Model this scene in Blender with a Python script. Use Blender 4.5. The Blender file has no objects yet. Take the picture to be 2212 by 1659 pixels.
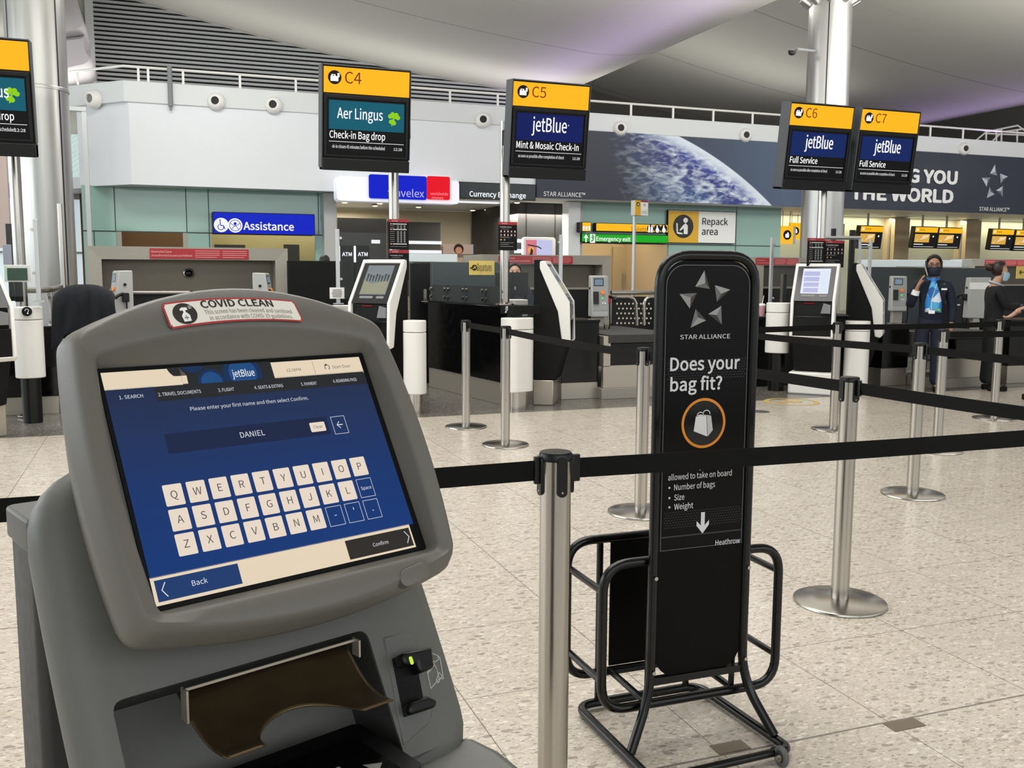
import bpy, bmesh, math, random
from mathutils import Vector, Matrix
R = math.radians
V = Vector
C = bpy.context.scene.collection
random.seed(7)

# ------------------------------------------------------------------ camera
W, H, FPX = 2212.0, 1659.0, 2050.0
PITCH, YAW, ROLL, CH = math.atan(240/FPX), R(20.5), R(-0.29), 1.40
_f = V((math.sin(YAW)*math.cos(PITCH), math.cos(YAW)*math.cos(PITCH), -math.sin(PITCH)))
_r = V((math.cos(YAW), -math.sin(YAW), 0)); _u = _r.cross(_f)
_c, _s = math.cos(ROLL), math.sin(ROLL)
CR, CU, CF = _c*_r - _s*_u, _s*_r + _c*_u, _f
CP = V((0, 0, CH))
cam_d = bpy.data.cameras.new('camera'); cam = bpy.data.objects.new('camera', cam_d); C.objects.link(cam)
cam_d.sensor_width = 36.0; cam_d.lens = 36.0*FPX/W; cam_d.clip_start = 0.05; cam_d.clip_end = 200
m3 = Matrix((CR, CU, -CF)).transposed().to_4x4(); m3.translation = CP
cam.matrix_world = m3
bpy.context.scene.camera = cam

def ray(u, v): return (u-W/2)/FPX*CR - (v-H/2)/FPX*CU + CF
def atZ(u, v, z=0.0):
    d = ray(u, v); return CP + d*((z-CH)/d.z)
def atY(u, v, Y):
    d = ray(u, v); return CP + d*(Y/d.y)
def atX(u, v, X):
    d = ray(u, v); return CP + d*(X/d.x)
def onplane(u, v, o, n):
    d = ray(u, v); return CP + d*((o-CP).dot(n)/d.dot(n))

# ------------------------------------------------------------------ light
sc = bpy.context.scene
sc.view_settings.view_transform = 'Standard'; sc.view_settings.look = 'None'
sc.view_settings.gamma = 1.0; sc.view_settings.use_curve_mapping = False
sc.view_settings.exposure = 0.0
wd = bpy.data.worlds.new('daylight'); sc.world = wd; wd.use_nodes = True
bg = wd.node_tree.nodes['Background']; bg.inputs[0].default_value = (0.93, 0.97, 1.0, 1); bg.inputs[1].default_value = 0.85

def area(name, loc, sx, sy, power, col=(1, 1, 1), rot=(0, 0, 0)):
    l = bpy.data.lights.new(name, 'AREA'); l.shape = 'RECTANGLE'; l.size = sx; l.size_y = sy
    l.energy = power; l.color = col
    o = bpy.data.objects.new(name, l); o.location = loc; o.rotation_euler = rot; C.objects.link(o); return o
area('skylight_area', (0.0, 3.6, 7.0), 6.0, 3.5, 260, (1.0, 0.975, 0.94))
area('skylight_area_hall', (5.0, 8.0, 8.2), 18, 4.0, 1200, (1.0, 0.98, 0.95))
area('skylight_area_far', (4.0, 21.0, 8.4), 24, 2.5, 1900, (1.0, 0.99, 0.97))
area('front_fill', (7.0, -7.5, 4.6), 26, 4.5, 520, (0.97, 0.99, 1.0), (R(97), 0, 0))  # added fill behind the camera, brightens the building front; no window there
area('roof_fill', (10.0, 14.0, 4.4), 32, 8, 2300, (1.0, 0.98, 0.94), (R(180), 0, 0))  # unseen fill aimed up at the ceiling, stands in for the column uplighters
area('balcony_fill', (8.0, 29.2, 6.3), 30, 2.0, 420, (1.0, 0.98, 0.94), (R(180), 0, 0))  # added fill above the balcony to lift the dark upper hall
area('fascia_fill', (25.0, 13.5, 7.6), 26, 3.0, 1700, (1.0, 0.99, 0.97), (R(58), 0, 0))  # added fill aimed at the right banner and fascia, no lamp there
area('left_glazing', (-11.0, 16.0, 4.2), 5.0, 26, 1300, (0.90, 0.96, 1.0), (0, R(-84), 0))
area('shop_light', (4.5, 31.5, 3.5), 5, 4, 420, (1.0, 0.93, 0.82))
area('corridor_light', (11.6, 29.6, 3.3), 2.6, 2.2, 620, (1.0, 0.90, 0.76))
area('lift_lobby_light', (0.6, 29.6, 3.3), 3.0, 1.8, 45, (1.0, 0.86, 0.62))
area('check_in_wall_light', (28.0, 30.35, 3.6), 30, 0.25, 420, (1.0, 0.90, 0.62), (R(12), 0, 0))
area('ridge_purple', (12.0, 21.5, 6.5), 1.4, 19, 110, (0.66, 0.48, 1.0), (R(180), R(-22), 0))
area('ridge_purple_far', (28.9, 24.0, 6.5), 1.4, 18, 95, (0.66, 0.48, 1.0), (R(180), R(-22), 0))

# ------------------------------------------------------------------ materials
def lin(h):
    h = h.lstrip('#'); o = []
    for i in (0, 2, 4):
        x = int(h[i:i+2], 16)/255.0
        o.append(x/12.92 if x <= 0.04045 else ((x+0.055)/1.055)**2.4)
    return (*o, 1.0)
MATS = {}
def mat(name, col='#808080', rough=0.5, metal=0.0, emit=None, es=1.0, noise=0.0, nscale=40.0, alpha=1.0, trans=0.0, coat=0.0, bump=0.0, spec=0.5, stretch=None):
    if name in MATS: return MATS[name]
    m = bpy.data.materials.new(name); m.use_nodes = True; MATS[name] = m
    nt = m.node_tree; b = nt.nodes['Principled BSDF']
    c = lin(col)
    b.inputs['Base Color'].default_value = c; b.inputs['Roughness'].default_value = rough
    b.inputs['Metallic'].default_value = metal; b.inputs['Alpha'].default_value = alpha
    b.inputs['Transmission Weight'].default_value = trans; b.inputs['Coat Weight'].default_value = coat
    b.inputs['Specular IOR Level'].default_value = spec
    if emit:
        b.inputs['Emission Color'].default_value = lin(emit); b.inputs['Emission Strength'].default_value = es
    if noise or bump:
        tc = nt.nodes.new('ShaderNodeTexCoord'); n = nt.nodes.new('ShaderNodeTexNoise')
        n.inputs['Scale'].default_value = nscale; n.inputs['Detail'].default_value = 3
        if stretch:
            mp = nt.nodes.new('ShaderNodeMapping'); mp.inputs['Scale'].default_value = stretch
            nt.links.new(tc.outputs['Object'], mp.inputs[0]); nt.links.new(mp.outputs[0], n.inputs['Vector'])
        else: nt.links.new(tc.outputs['Object'], n.inputs['Vector'])
        if noise:
            mr = nt.nodes.new('ShaderNodeMapRange'); mr.inputs[3].default_value = 1-noise; mr.inputs[4].default_value = 1+noise
            mx = nt.nodes.new('ShaderNodeVectorMath'); mx.operation = 'SCALE'; mx.inputs[0].default_value = c[:3]
            nt.links.new(n.outputs[0], mr.inputs[0]); nt.links.new(mr.outputs[0], mx.inputs['Scale']); nt.links.new(mx.outputs[0], b.inputs['Base Color'])
            m2 = nt.nodes.new('ShaderNodeMapRange'); m2.inputs[3].default_value = max(0.02, rough-0.12); m2.inputs[4].default_value = min(1, rough+0.12)
            nt.links.new(n.outputs[0], m2.inputs[0]); nt.links.new(m2.outputs[0], b.inputs['Roughness'])
        if bump:
            bp = nt.nodes.new('ShaderNodeBump'); bp.inputs['Strength'].default_value = bump; bp.inputs['Distance'].default_value = 0.002
            nt.links.new(n.outputs[0], bp.inputs['Height']); nt.links.new(bp.outputs[0], b.inputs['Normal'])
    return m
def glow(name, col, es=1.0):                     # a screen or back-lit face
    return mat(name, '#050505', 0.45, emit=col, es=es, spec=0.15)

kgrey = mat('kiosk_grey', '#66645d', 0.46, noise=0.03, nscale=900, bump=0.12)
kgrey2 = mat('kiosk_body_grey', '#62635e', 0.5, noise=0.03, nscale=900, bump=0.12)
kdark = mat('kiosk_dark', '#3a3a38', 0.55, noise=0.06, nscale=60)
black = mat('black_plastic', '#060607', 0.35, noise=0.1, nscale=80, spec=.35)
blackm = mat('black_matt', '#060607', 0.7, noise=0.1, nscale=60, spec=.3)
blackg = mat('black_gloss', '#050506', 0.14, noise=0.1, nscale=10, spec=.35)
tubeblk = mat('black_tube_paint', '#040505', 0.25, noise=0.02, nscale=20, spec=.4)
belt_m = mat('belt_webbing', '#050506', 0.8, spec=.25, noise=0.15, nscale=600)
steel = mat('brushed_steel', '#b4b0a8', 0.22, metal=1.0, noise=0.05, nscale=30, stretch=(30, 30, 0.6))
steel2 = mat('brushed_steel_flat', '#b4ada0', 0.38, metal=0.7, noise=0.06, nscale=20, stretch=(1, 1, 20))
steeld = mat('dark_steel', '#a39e93', 0.45, metal=0.25, noise=0.07, nscale=30)
colm = mat('column_steel', '#b2b2ae', 0.34, metal=0.9, noise=0.05, nscale=3, stretch=(8, 8, 0.4))
alum = mat('anodised_aluminium', '#c6c8c8', 0.42, metal=0.7, noise=0.04, nscale=50)
white = mat('white_laminate', '#eceae4', 0.35, noise=0.02, nscale=20)
whitew = mat('white_wall_panel', '#dfe2e4', 0.5, noise=0.02, nscale=2)
offw = mat('parapet_white', '#d7dad9', 0.5, noise=0.02, nscale=3)
gauge_p = mat('gauge_panel_black', '#050505', 0.5, noise=0.05, nscale=300, spec=.12)
greyd = mat('sign_housing_grey', '#0b0c0d', 0.5, spec=.3, noise=0.05, nscale=50)
greym = mat('mid_grey_paint', '#7d7f81', 0.5, noise=0.04, nscale=40)
greyl = mat('light_grey_plastic', '#b4b4b1', 0.45, noise=0.03, nscale=60)
clear = mat('clear_acrylic', '#c8d6d4', 0.03, alpha=0.03, spec=0.4)
gglass = mat('green_glass', '#93b5aa', 0.1, noise=0.03, nscale=0.5, coat=0.4)
beige = mat('beige_panel', '#c9b493', 0.5, noise=0.03, nscale=2)
cream = mat('cream_panel', '#d9cdb2', 0.5, noise=0.03, nscale=2)
dkint = mat('dark_shop_cladding', '#24231f', 0.4, noise=0.1, nscale=2)
brown = mat('bronze_anodised', '#665740', 0.32, metal=0.85, noise=0.06, nscale=40)
gw = glow('glow_white', '#f4f6f8'); gy = glow('glow_yellow', '#fdbb16'); gblk = mat('print_black', '#070707', 0.5)
red = mat('red_sign', '#a8242c', 0.5, noise=0.03); wht = mat('print_white', '#f2f2ee', 0.5); gry = mat('print_grey', '#9a9a98', 0.5)
yel = mat('yellow_sign', '#e3b023', 0.5, noise=0.02); yel2 = mat('pale_yellow_sign', '#ecd06a', 0.5, noise=0.02)
orange = mat('orange_ring', '#e08a22', 0.4, noise=0.05, nscale=12)
gdigit = glow('glow_text', '#ffffff'); gnavy = glow('glow_navy', '#00145a'); gteal = glow('glow_teal', '#055a6e'); glime = glow('glow_lime', '#8fd014')
gblue = glow('glow_blue', '#0018c8'); ggreen = glow('glow_green', '#16a81e'); gred = glow('glow_red', '#e8001e'); scrblk = glow('screen_black', '#050506')

# ------------------------------------------------------------------ building helpers
def tag(o, label, cat, group=None, kind=None):
    o['label'] = label
    if cat: o['category'] = cat
    if group: o['group'] = group
    if kind: o['kind'] = kind
    return o
def E(name, loc, label, cat, group=None, rz=0.0):
    o = bpy.data.objects.new(name, None); o.empty_display_size = 0.1; C.objects.link(o)
    o.location = loc; o.rotation_euler = (0, 0, rz)
    return tag(o, label, cat, group)
def mw(o): return Matrix.LocRotScale(o.location, o.rotation_euler, o.scale)

import os
FONT = None
try:                                            # the sans-serif that ships inside Blender itself
    _fp = os.path.join(bpy.utils.system_resource('DATAFILES'), 'fonts', 'Noto Sans CJK Regular.woff2')
    if os.path.exists(_fp): FONT = bpy.data.fonts.load(_fp)
except Exception: FONT = None
_fonts = {}
def text_mesh(s, bold):
    k = s
    if k not in _fonts:
        cu = bpy.data.curves.new('t', 'FONT'); cu.body = s
        if FONT: cu.font = FONT
        cu.resolution_u = 3
        o = bpy.data.objects.new('t', cu); C.objects.link(o)
        dg = bpy.context.evaluated_depsgraph_get(); me = bpy.data.meshes.new_from_object(o.evaluated_get(dg))
        bpy.data.objects.remove(o); bpy.data.curves.remove(cu)
        vs = [v.co.copy() for v in me.vertices]; fs = [tuple(p.vertices) for p in me.polygons]
        bpy.data.meshes.remove(me)
        if s != 'HH':
            hv = text_mesh('HH', 0)[0]; q = .70/(max(v.y for v in hv)-min(v.y for v in hv)); vs = [v*q for v in vs]
        _fonts[k] = (vs, fs)
    return _fonts[k]

class MB:
    def __init__(s, m=None, M=None):
        s.bm = bmesh.new(); s.mats = []; s.mi = 0; s.M = M or Matrix()
        if m: s.use(m)
    def use(s, m):
        if m not in s.mats: s.mats.append(m)
        s.mi = s.mats.index(m); return s
    def add(s, vs, fs):
        bv = [s.bm.verts.new(s.M @ V(v)) for v in vs]
        for f in fs:
            try:
                x = s.bm.faces.new([bv[i] for i in f]); x.material_index = s.mi
            except ValueError: pass
        return bv
    def quad(s, *p): s.add(p, [tuple(range(len(p)))]); return s
    def box(s, x0, x1, y0, y1, z0, z1):
        vs = [(x, y, z) for z in (z0, z1) for y in (y0, y1) for x in (x0, x1)]
        s.add(vs, [(0, 2, 3, 1), (4, 5, 7, 6), (0, 1, 5, 4), (2, 6, 7, 3), (0, 4, 6, 2), (1, 3, 7, 5)]); return s
    def prism(s, poly, vec, cap=True):
        n = len(poly); vec = V(vec); p = [V(q) for q in poly]
        fs = [(i, (i+1) % n, n+(i+1) % n, n+i) for i in range(n)]
        if cap: fs += [tuple(range(n-1, -1, -1)), tuple(range(n, 2*n))]
        s.add(p+[q+vec for q in p], fs); return s
    def rbox(s, x0, x1, y0, y1, z0, z1, r=0.02, axis='z', seg=5):
        if axis == 'z': s.prism([(x, y, z0) for x, y in rrect(x0, x1, y0, y1, r, seg)], (0, 0, z1-z0))
        elif axis == 'y': s.prism([(x, y0, z) for x, z in rrect(x0, x1, z0, z1, r, seg)], (0, y1-y0, 0))
        else: s.prism([(x0, y, z) for y, z in rrect(y0, y1, z0, z1, r, seg)], (x1-x0, 0, 0))
        return s
    def loft(s, loops, cap0=False, cap1=False, closed=True):
        n = len(loops[0]); vs = [p for l in loops for p in l]; fs = []
        for k in range(len(loops)-1):
            for i in range(n if closed else n-1):
                a, b = k*n+i, k*n+(i+1) % n; fs.append((a, b, b+n, a+n))
        if cap0: fs.append(tuple(range(n-1, -1, -1)))
        if cap1: fs.append(tuple(range((len(loops)-1)*n, len(loops)*n)))
        s.add(vs, fs); return s
    def tube(s, pts, r, seg=10, closed=False, caps=True):
        pts = [V(p) for p in pts]; n = len(pts); loops = []
        t0 = (pts[1]-pts[0]).normalized(); up = V((0, 0, 1)) if abs(t0.z) < 0.9 else V((1, 0, 0))
        nrm = (up - t0*up.dot(t0)).normalized()
        for i in range(n):
            if closed: t = (pts[(i+1) % n]-pts[i-1]).normalized()
            else: t = (pts[min(i+1, n-1)]-pts[max(i-1, 0)]).normalized()
            nrm = (nrm - t*nrm.dot(t)).normalized(); b = t.cross(nrm)
            rr = r[i] if isinstance(r, (list, tuple)) else r
            loops.append([pts[i]+(nrm*math.cos(a)+b*math.sin(a))*rr for a in [2*math.pi*k/seg for k in range(seg)]])
        if closed: loops.append(loops[0])
        s.loft(loops, caps and not closed, caps and not closed); return s
    def cyl(s, p0, p1, r0, r1=None, seg=24): return s.tube([p0, p1], [r0, r0 if r1 is None else r1], seg)
    def lathe(s, prof, c=(0, 0, 0), seg=32):
        c = V(c); loops = [[c+V((r*math.cos(2*math.pi*k/seg), r*math.sin(2*math.pi*k/seg), z)) for k in range(seg)] for r, z in prof]
        s.loft(loops, True, True); return s
    def disc(s, o, xd, yd, r, seg=32, r0=0.0, a0=0, a1=360):
        o, xd, yd = V(o), V(xd), V(yd)
        def P(rr, k): a = R(a0+(a1-a0)*k/seg); return o+xd*(rr*math.cos(a))+yd*(rr*math.sin(a))
        if r0 <= 0 and a1-a0 == 360: s.add([P(r, k) for k in range(seg)], [tuple(range(seg))])
        else:
            for k in range(seg):
                if r0 > 0: s.quad(P(r0, k), P(r, k), P(r, k+1), P(r0, k+1))
                else: s.quad(o, P(r, k), P(r, k+1))
        return s
    def text(s, t, o, xd, yd, w=None, h=None, align='L', bold=0.0, size=None):
        """o: baseline start (L) / centre (C) / end (R); w: full width, h: size of the font"""
        vs, fs = text_mesh(t, bold)
        x0, x1 = min(v.x for v in vs)-bold, max(v.x for v in vs)+bold
        k = size if size else w/(x1-x0)
        kx = w/(x1-x0) if w else k
        ky = h if h else kx
        off = {'L': x0, 'C': (x0+x1)/2, 'R': x1}[align]
        o, xd, yd = V(o), V(xd), V(yd)
        zd = xd.cross(yd).normalized()*(ky*.004)
        for i_, (bx_, by_) in enumerate(((0, 0),) if not bold else ((0, 0), (bold, 0), (-bold, 0), (0, bold), (0, -bold), (bold*.7, bold*.7), (-bold*.7, bold*.7), (bold*.7, -bold*.7), (-bold*.7, -bold*.7))):
            s.add([o+zd*i_+xd*((v.x+bx_-off)*kx)+yd*((v.y+by_)*ky) for v in vs], fs)
        return s
    def build(s, name, parent=None, bev=0.0, smooth=True, world=False, ang=35, seg=2, keep=False, recalc=True):
        me = bpy.data.meshes.new(name)
        bmesh.ops.remove_doubles(s.bm, verts=s.bm.verts, dist=1e-6)
        if recalc: bmesh.ops.recalc_face_normals(s.bm, faces=s.bm.faces)
        s.bm.to_mesh(me); s.bm.free()
        for m in s.mats: me.materials.append(m)
        o = bpy.data.objects.new(name, me); C.objects.link(o)
        if parent:
            o.parent = parent
            if world:
                M = mw(parent)
                if parent.parent: M = mw(parent.parent) @ M
                me.transform(M.inverted())
        elif not keep:
            xs = [v.co for v in me.vertices]
            b = V(((min(v.x for v in xs)+max(v.x for v in xs))/2, (min(v.y for v in xs)+max(v.y for v in xs))/2, min(v.z for v in xs)))
            me.transform(Matrix.Translation(-b)); o.location = b
        if smooth:
            me.shade_smooth(); me.set_sharp_from_angle(angle=R(ang))
        if bev:
            md = o.modifiers.new('bevel', 'BEVEL'); md.width = bev; md.segments = seg; md.limit_method = 'ANGLE'; md.angle_limit = R(40); md.harden_normals = False
        return o
def rrect(x0, x1, y0, y1, r, seg=5):
    r = min(r, abs(x1-x0)/2-1e-5, abs(y1-y0)/2-1e-5); P = []
    for cx, cy, a in ((x1-r, y1-r, 0), (x0+r, y1-r, 90), (x0+r, y0+r, 180), (x1-r, y0+r, 270)):
        for k in range(seg+1):
            t = R(a+90*k/seg); P.append((cx+r*math.cos(t), cy+r*math.sin(t)))
    return P
def rpath(pts, r, seg=6, closed=False):
    pts = [V(p) for p in pts]; n = len(pts); out = []
    for i in range(n):
        if not closed and i in (0, n-1): out.append(pts[i]); continue
        a, b, c = pts[i-1], pts[i], pts[(i+1) % n]
        d0, d1 = (a-b), (c-b); rr = min(r, d0.length*0.49, d1.length*0.49)
        p, q = b+d0.normalized()*rr, b+d1.normalized()*rr
        for k in range(seg+1):
            t = k/seg; out.append((1-t)**2*p+2*t*(1-t)*b+t*t*q)
    return out
def copy_tree(o, parent=None):
    c = o.copy(); C.objects.link(c)
    if parent: c.parent = parent
    for ch in o.children: copy_tree(ch, c)
    return c
def copy_thing(o, loc, rz, label, group=None):
    c = copy_tree(o); c.location = loc; c.rotation_euler = (0, 0, rz); c['label'] = label
    if group: c['group'] = group
    return c
X_, Y_, Z_ = V((1, 0, 0)), V((0, 1, 0)), V((0, 0, 1))
def star_mark(mb, o, xd, yd, R0, mats):
    """five faceted tetrahedral darts turned round a centre; mats: light, mid, dark"""
    o, xd, yd = V(o), V(xd), V(yd); zd = xd.cross(yd)
    for k in range(5):
        a = R(90+4-72*k)
        def P(r, t, e=0.0):
            q = a+R(t); return o+xd*(r*math.cos(q))+yd*(r*math.sin(q))+zd*(e*R0)
        tip, b1, b2, mid = P(1.0*R0, 0), P(0.62*R0, 36), P(0.43*R0, -25), P(0.60*R0, 2, 0.06)
        lit = [0, 1, 2] if k in (0, 1) else ([1, 0, 2] if k == 2 else [0, 2, 1])
        mb.use(mats[lit[0]]).quad(tip, b1, mid); mb.use(mats[lit[1]]).quad(b1, b2, mid); mb.use(mats[lit[2]]).quad(b2, tip, mid)
def bag_icon(mb, o, xd, yd, r, ring, fig):
    """suitcase pictogram in a black disc"""
    o, xd, yd = V(o), V(xd), V(yd); zd = xd.cross(yd)
    mb.use(ring).disc(o, xd, yd, r, 28); q = o+zd*0.002; mb.use(fig)
    def rc(x0, x1, y0, y1, e=0): mb.quad(*[q+zd*e+xd*(a*r)+yd*(b*r) for a, b in ((x0, y0), (x1, y0), (x1, y1), (x0, y1))])
    rc(-.62, .55, -.55, .18); rc(-.5, -.3, .18, .42); rc(-.1, .12, .18, .42); rc(-.3, -.1, .32, .42)
    rc(.40, .72, .05, .62)
# ================================================================== SETTING
def struct(name, mb, parent=None, bev=0.0, keep=False, **k):
    o = mb.build(name, parent, bev=bev, keep=keep, **k)
    if not parent: o['kind'] = 'structure'
    return o

# ---- floor: polished terrazzo slabs, pale in the hall, dark along the desks
fm = bpy.data.materials.new('terrazzo_floor'); fm.use_nodes = True; nt = fm.node_tree; N, L = nt.nodes, nt.links
pb = N['Principled BSDF']
def nd(t, **k):
    n = N.new(t)
    for a, b in k.items(): setattr(n, a, b)
    return n
def mth(op, a, b=None, c=None):
    n = nd('ShaderNodeMath', operation=op)
    for i, x in enumerate((a, b, c)):
        if x is None: continue
        if isinstance(x, (int, float)): n.inputs[i].default_value = x
        else: L.new(x, n.inputs[i])
    return n.outputs[0]
def mixc(f, a, b):
    n = nd('ShaderNodeMix', data_type='RGBA')
    for i, x in ((0, f), (6, a), (7, b)):
        if isinstance(x, (int, float)): n.inputs[i].default_value = x
        elif isinstance(x, tuple): n.inputs[i].default_value = x
        else: L.new(x, n.inputs[i])
    return n.outputs[2]
def ramp(f, *st):
    n = nd('ShaderNodeValToRGB'); cr = n.color_ramp
    while len(cr.elements) < len(st): cr.elements.new(0.5)
    for e, (p, c) in zip(cr.elements, st): e.position = p; e.color = c if isinstance(c, tuple) else (c, c, c, 1)
    L.new(f, n.inputs[0]); return n.outputs[0]
tc = nd('ShaderNodeTexCoord'); sx = nd('ShaderNodeSeparateXYZ'); L.new(tc.outputs['Object'], sx.inputs[0])
def chips(scale, sc_, rot, thr, cols):
    mp = nd('ShaderNodeMapping'); mp.inputs['Scale'].default_value = sc_; mp.inputs['Rotation'].default_value = (0, 0, rot)
    L.new(tc.outputs['Object'], mp.inputs[0])
    nz = nd('ShaderNodeTexNoise'); nz.inputs['Scale'].default_value = scale*0.8; L.new(mp.outputs[0], nz.inputs['Vector'])
    ad = nd('ShaderNodeVectorMath', operation='MULTIPLY_ADD'); L.new(nz.outputs['Color'], ad.inputs[0]); ad.inputs[1].default_value = (0.6/scale,)*3; L.new(mp.outputs[0], ad.inputs[2])
    vo = nd('ShaderNodeTexVoronoi', voronoi_dimensions='2D'); vo.inputs['Scale'].default_value = scale; L.new(ad.outputs[0], vo.inputs['Vector'])
    sp = nd('ShaderNodeSeparateColor'); L.new(vo.outputs['Color'], sp.inputs[0])
    lim = mth('MULTIPLY', sp.outputs[1], thr)
    mask = mth('LESS_THAN', vo.outputs['Distance'], lim)
    return mask, ramp(sp.outputs[0], *cols)
big = chips(22, (1.0, 2.0, 1), 0.5, 0.42, [(0.0, lin('#dcd5ca')), (0.35, lin('#c9beae')), (0.62, lin('#b4a898')), (0.9, lin('#8c8378'))])
med = chips(48, (1.0, 2.2, 1), -0.4, 0.5, [(0.0, lin('#e6e1d8')), (0.4, lin('#c3b7a6')), (0.75, lin('#aba090')), (1.0, lin('#7c746a'))])
sml = chips(120, (1, 1.6, 1), 1.1, 0.55, [(0.0, lin('#d8d0c4')), (0.6, lin('#b8ac9b')), (1.0, lin('#958b7e'))])
cl = nd('ShaderNodeTexNoise'); cl.inputs['Scale'].default_value = 1.4; L.new(tc.outputs['Object'], cl.inputs['Vector'])
col = ramp(cl.outputs[0], (0.3, lin('#bdb4a7')), (0.7, lin('#c7beb1')))
for mk, cc in (sml, med, big): col = mixc(mth('MULTIPLY', mk, 0.8), col, cc)
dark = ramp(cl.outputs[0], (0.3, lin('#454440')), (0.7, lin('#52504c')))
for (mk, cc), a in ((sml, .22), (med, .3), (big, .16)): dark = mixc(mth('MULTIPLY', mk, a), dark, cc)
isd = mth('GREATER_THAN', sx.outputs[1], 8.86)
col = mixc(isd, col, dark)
def line(co, off, pitch, w):
    q = mth('FRACT', mth('DIVIDE', mth('SUBTRACT', co, off), pitch)); q = mth('ABSOLUTE', mth('SUBTRACT', q, 0.5))
    return mth('GREATER_THAN', q, 0.5-w/pitch)
grv = mth('MAXIMUM', line(sx.outputs[0], 3.325, 0.605, 0.0018), line(sx.outputs[1], 2.25, 0.605, 0.0018))
jnt = mth('LESS_THAN', mth('ABSOLUTE', mth('SUBTRACT', sx.outputs[1], 2.25)), 0.0045)
grv = mth('MAXIMUM', grv, jnt)
col = mixc(mth('MULTIPLY', grv, 0.75), col, lin('#4c463e'))
L.new(col, pb.inputs['Base Color'])
L.new(ramp(cl.outputs[0], (0.3, 0.30), (0.7, 0.22)), pb.inputs['Roughness'])
pb.inputs['Specular IOR Level'].default_value = 0.45
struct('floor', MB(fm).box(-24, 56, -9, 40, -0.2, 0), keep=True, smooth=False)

# ---- ceiling: hanging waves of pale membrane, crest lines running into the hall
cmm = mat('ceiling_membrane', '#a9a79f', 0.6); nt = cmm.node_tree; N, L = nt.nodes, nt.links
tc = nd('ShaderNodeTexCoord'); sx = nd('ShaderNodeSeparateXYZ'); L.new(tc.outputs['Object'], sx.inputs[0])
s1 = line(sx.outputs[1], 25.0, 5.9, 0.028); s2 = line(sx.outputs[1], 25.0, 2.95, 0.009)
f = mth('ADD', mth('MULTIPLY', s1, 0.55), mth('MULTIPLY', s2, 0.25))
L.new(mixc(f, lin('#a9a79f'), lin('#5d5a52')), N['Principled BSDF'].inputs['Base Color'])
XR, PER, SC = 13.74, 16.85, 1.636
def zc(x):
    d = ((XR - x) % PER)/SC
    if d < 1.2: z = 5.14 + 0.12*((1.2-d)/1.2)**2
    else: z = 5.14 + 0.07*(d-1.2) + 0.0105*(d-1.2)**2
    e = (PER/SC) - d
    if e < 0.7: z -= (1-e/0.7)**2*(z-5.28)
    return 1.4 + (z-1.4)*SC
mb = MB(cmm); xs = []
k0 = -2
for k in range(-2, 3):
    xr = XR + PER*k
    for j in range(36): xs.append(xr + 0.02 + (PER-0.04)*(j/35.0))
ys = [-9+47*j/16 for j in range(17)]
loops = [[(x, y, zc(x)) for y in ys] for x in xs]
mb.loft(loops, closed=False)
struct('ceiling', mb, keep=True, ang=50)

# ---- back building, front plane Y = 27
YB, ZB, ZT, ZP, ZR = 27.0, 3.64, 5.72, 6.26, 6.64
def XA(u, Y, v=590): return atY(u, v, Y).x
def ZA(u, v, Y): return atY(u, v, Y).z
XC = -0.49; CH_ = 1.32
struct('wall_back', MB(whitew).prism([(XC, YB, ZB), (46, YB, ZB), (46, YB+0.4, ZB), (XC+.15, YB+0.4, ZB)], (0, 0, ZT-ZB)), smooth=False, keep=True)
struct('wall_angled', MB(whitew).prism([(XC, YB, ZB), (XC+0.15, YB+0.4, ZB), (XC-CH_+0.28, YB+CH_+0.28, ZB), (XC-CH_, YB+CH_, ZB)], (0, 0, ZT-ZB)), smooth=False, keep=True)
CH2 = 3.4
mb = MB(offw).prism([(XC-0.1, YB-0.05, ZT), (46, YB-0.05, ZT), (46, YB+0.3, ZT), (XC, YB+0.3, ZT), (XC-CH2+.2, YB+CH2+.3, ZT), (XC-0.1-CH2, YB-0.05+CH2, ZT)], (0, 0, ZP-ZT))
struct('trim_1', mb, bev=0.02, smooth=False, keep=True)
struct('wall_upper_floor_slab', MB(whitew).prism([(XC+0.4, YB+0.4, ZB+.02), (46, YB+0.4, ZB+.02), (46, 38, ZB+.02), (-9, 38, ZB+.02), (XC-CH_+0.1, YB+CH_+0.6, ZB+.02)], (0, 0, 0.3)), smooth=False, keep=True)
# louvre wall standing behind the balcony
LX0, LY = -1.42, 31.1
mb = MB(mat('louvre_grey', '#8f9192', 0.45, noise=0.04, nscale=6))
z = 5.7
while z < 11.4:
    mb.box(LX0, XR+0.6, LY-0.05, LY+0.06, z, z+0.068); z += 0.128
mb.use(alum).box(LX0-0.22, LX0, LY-0.1, LY+0.1, 5.6, 11.6)
mb.use(mat('louvre_void', '#17181a', 0.8)).box(LX0, XR+0.6, LY+0.14, LY+0.3, 5.6, 11.6)
struct('wall_louvre', mb, smooth=False, keep=True)
struct('wall_far', MB(mat('far_wall_dark', '#4b4943', 0.8, noise=0.05, nscale=1)).box(XR+0.6, 50, 37.4, 37.7, 4, 9.5), smooth=False, keep=True)
mb = MB(mat('skylit_cladding', '#e4e3d6', 0.6, noise=0.02, nscale=1)).box(-9.5, LX0-0.22, LY+0.3, LY+0.5, 3.6, 12)
mb.use(greyl).box(-2.35, -2.27, LY+0.27, LY+0.3, 5, 12).box(-4.2, -4.12, LY+0.27, LY+0.3, 5, 12)
struct('wall_skylit', mb, smooth=False, keep=True)
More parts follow.
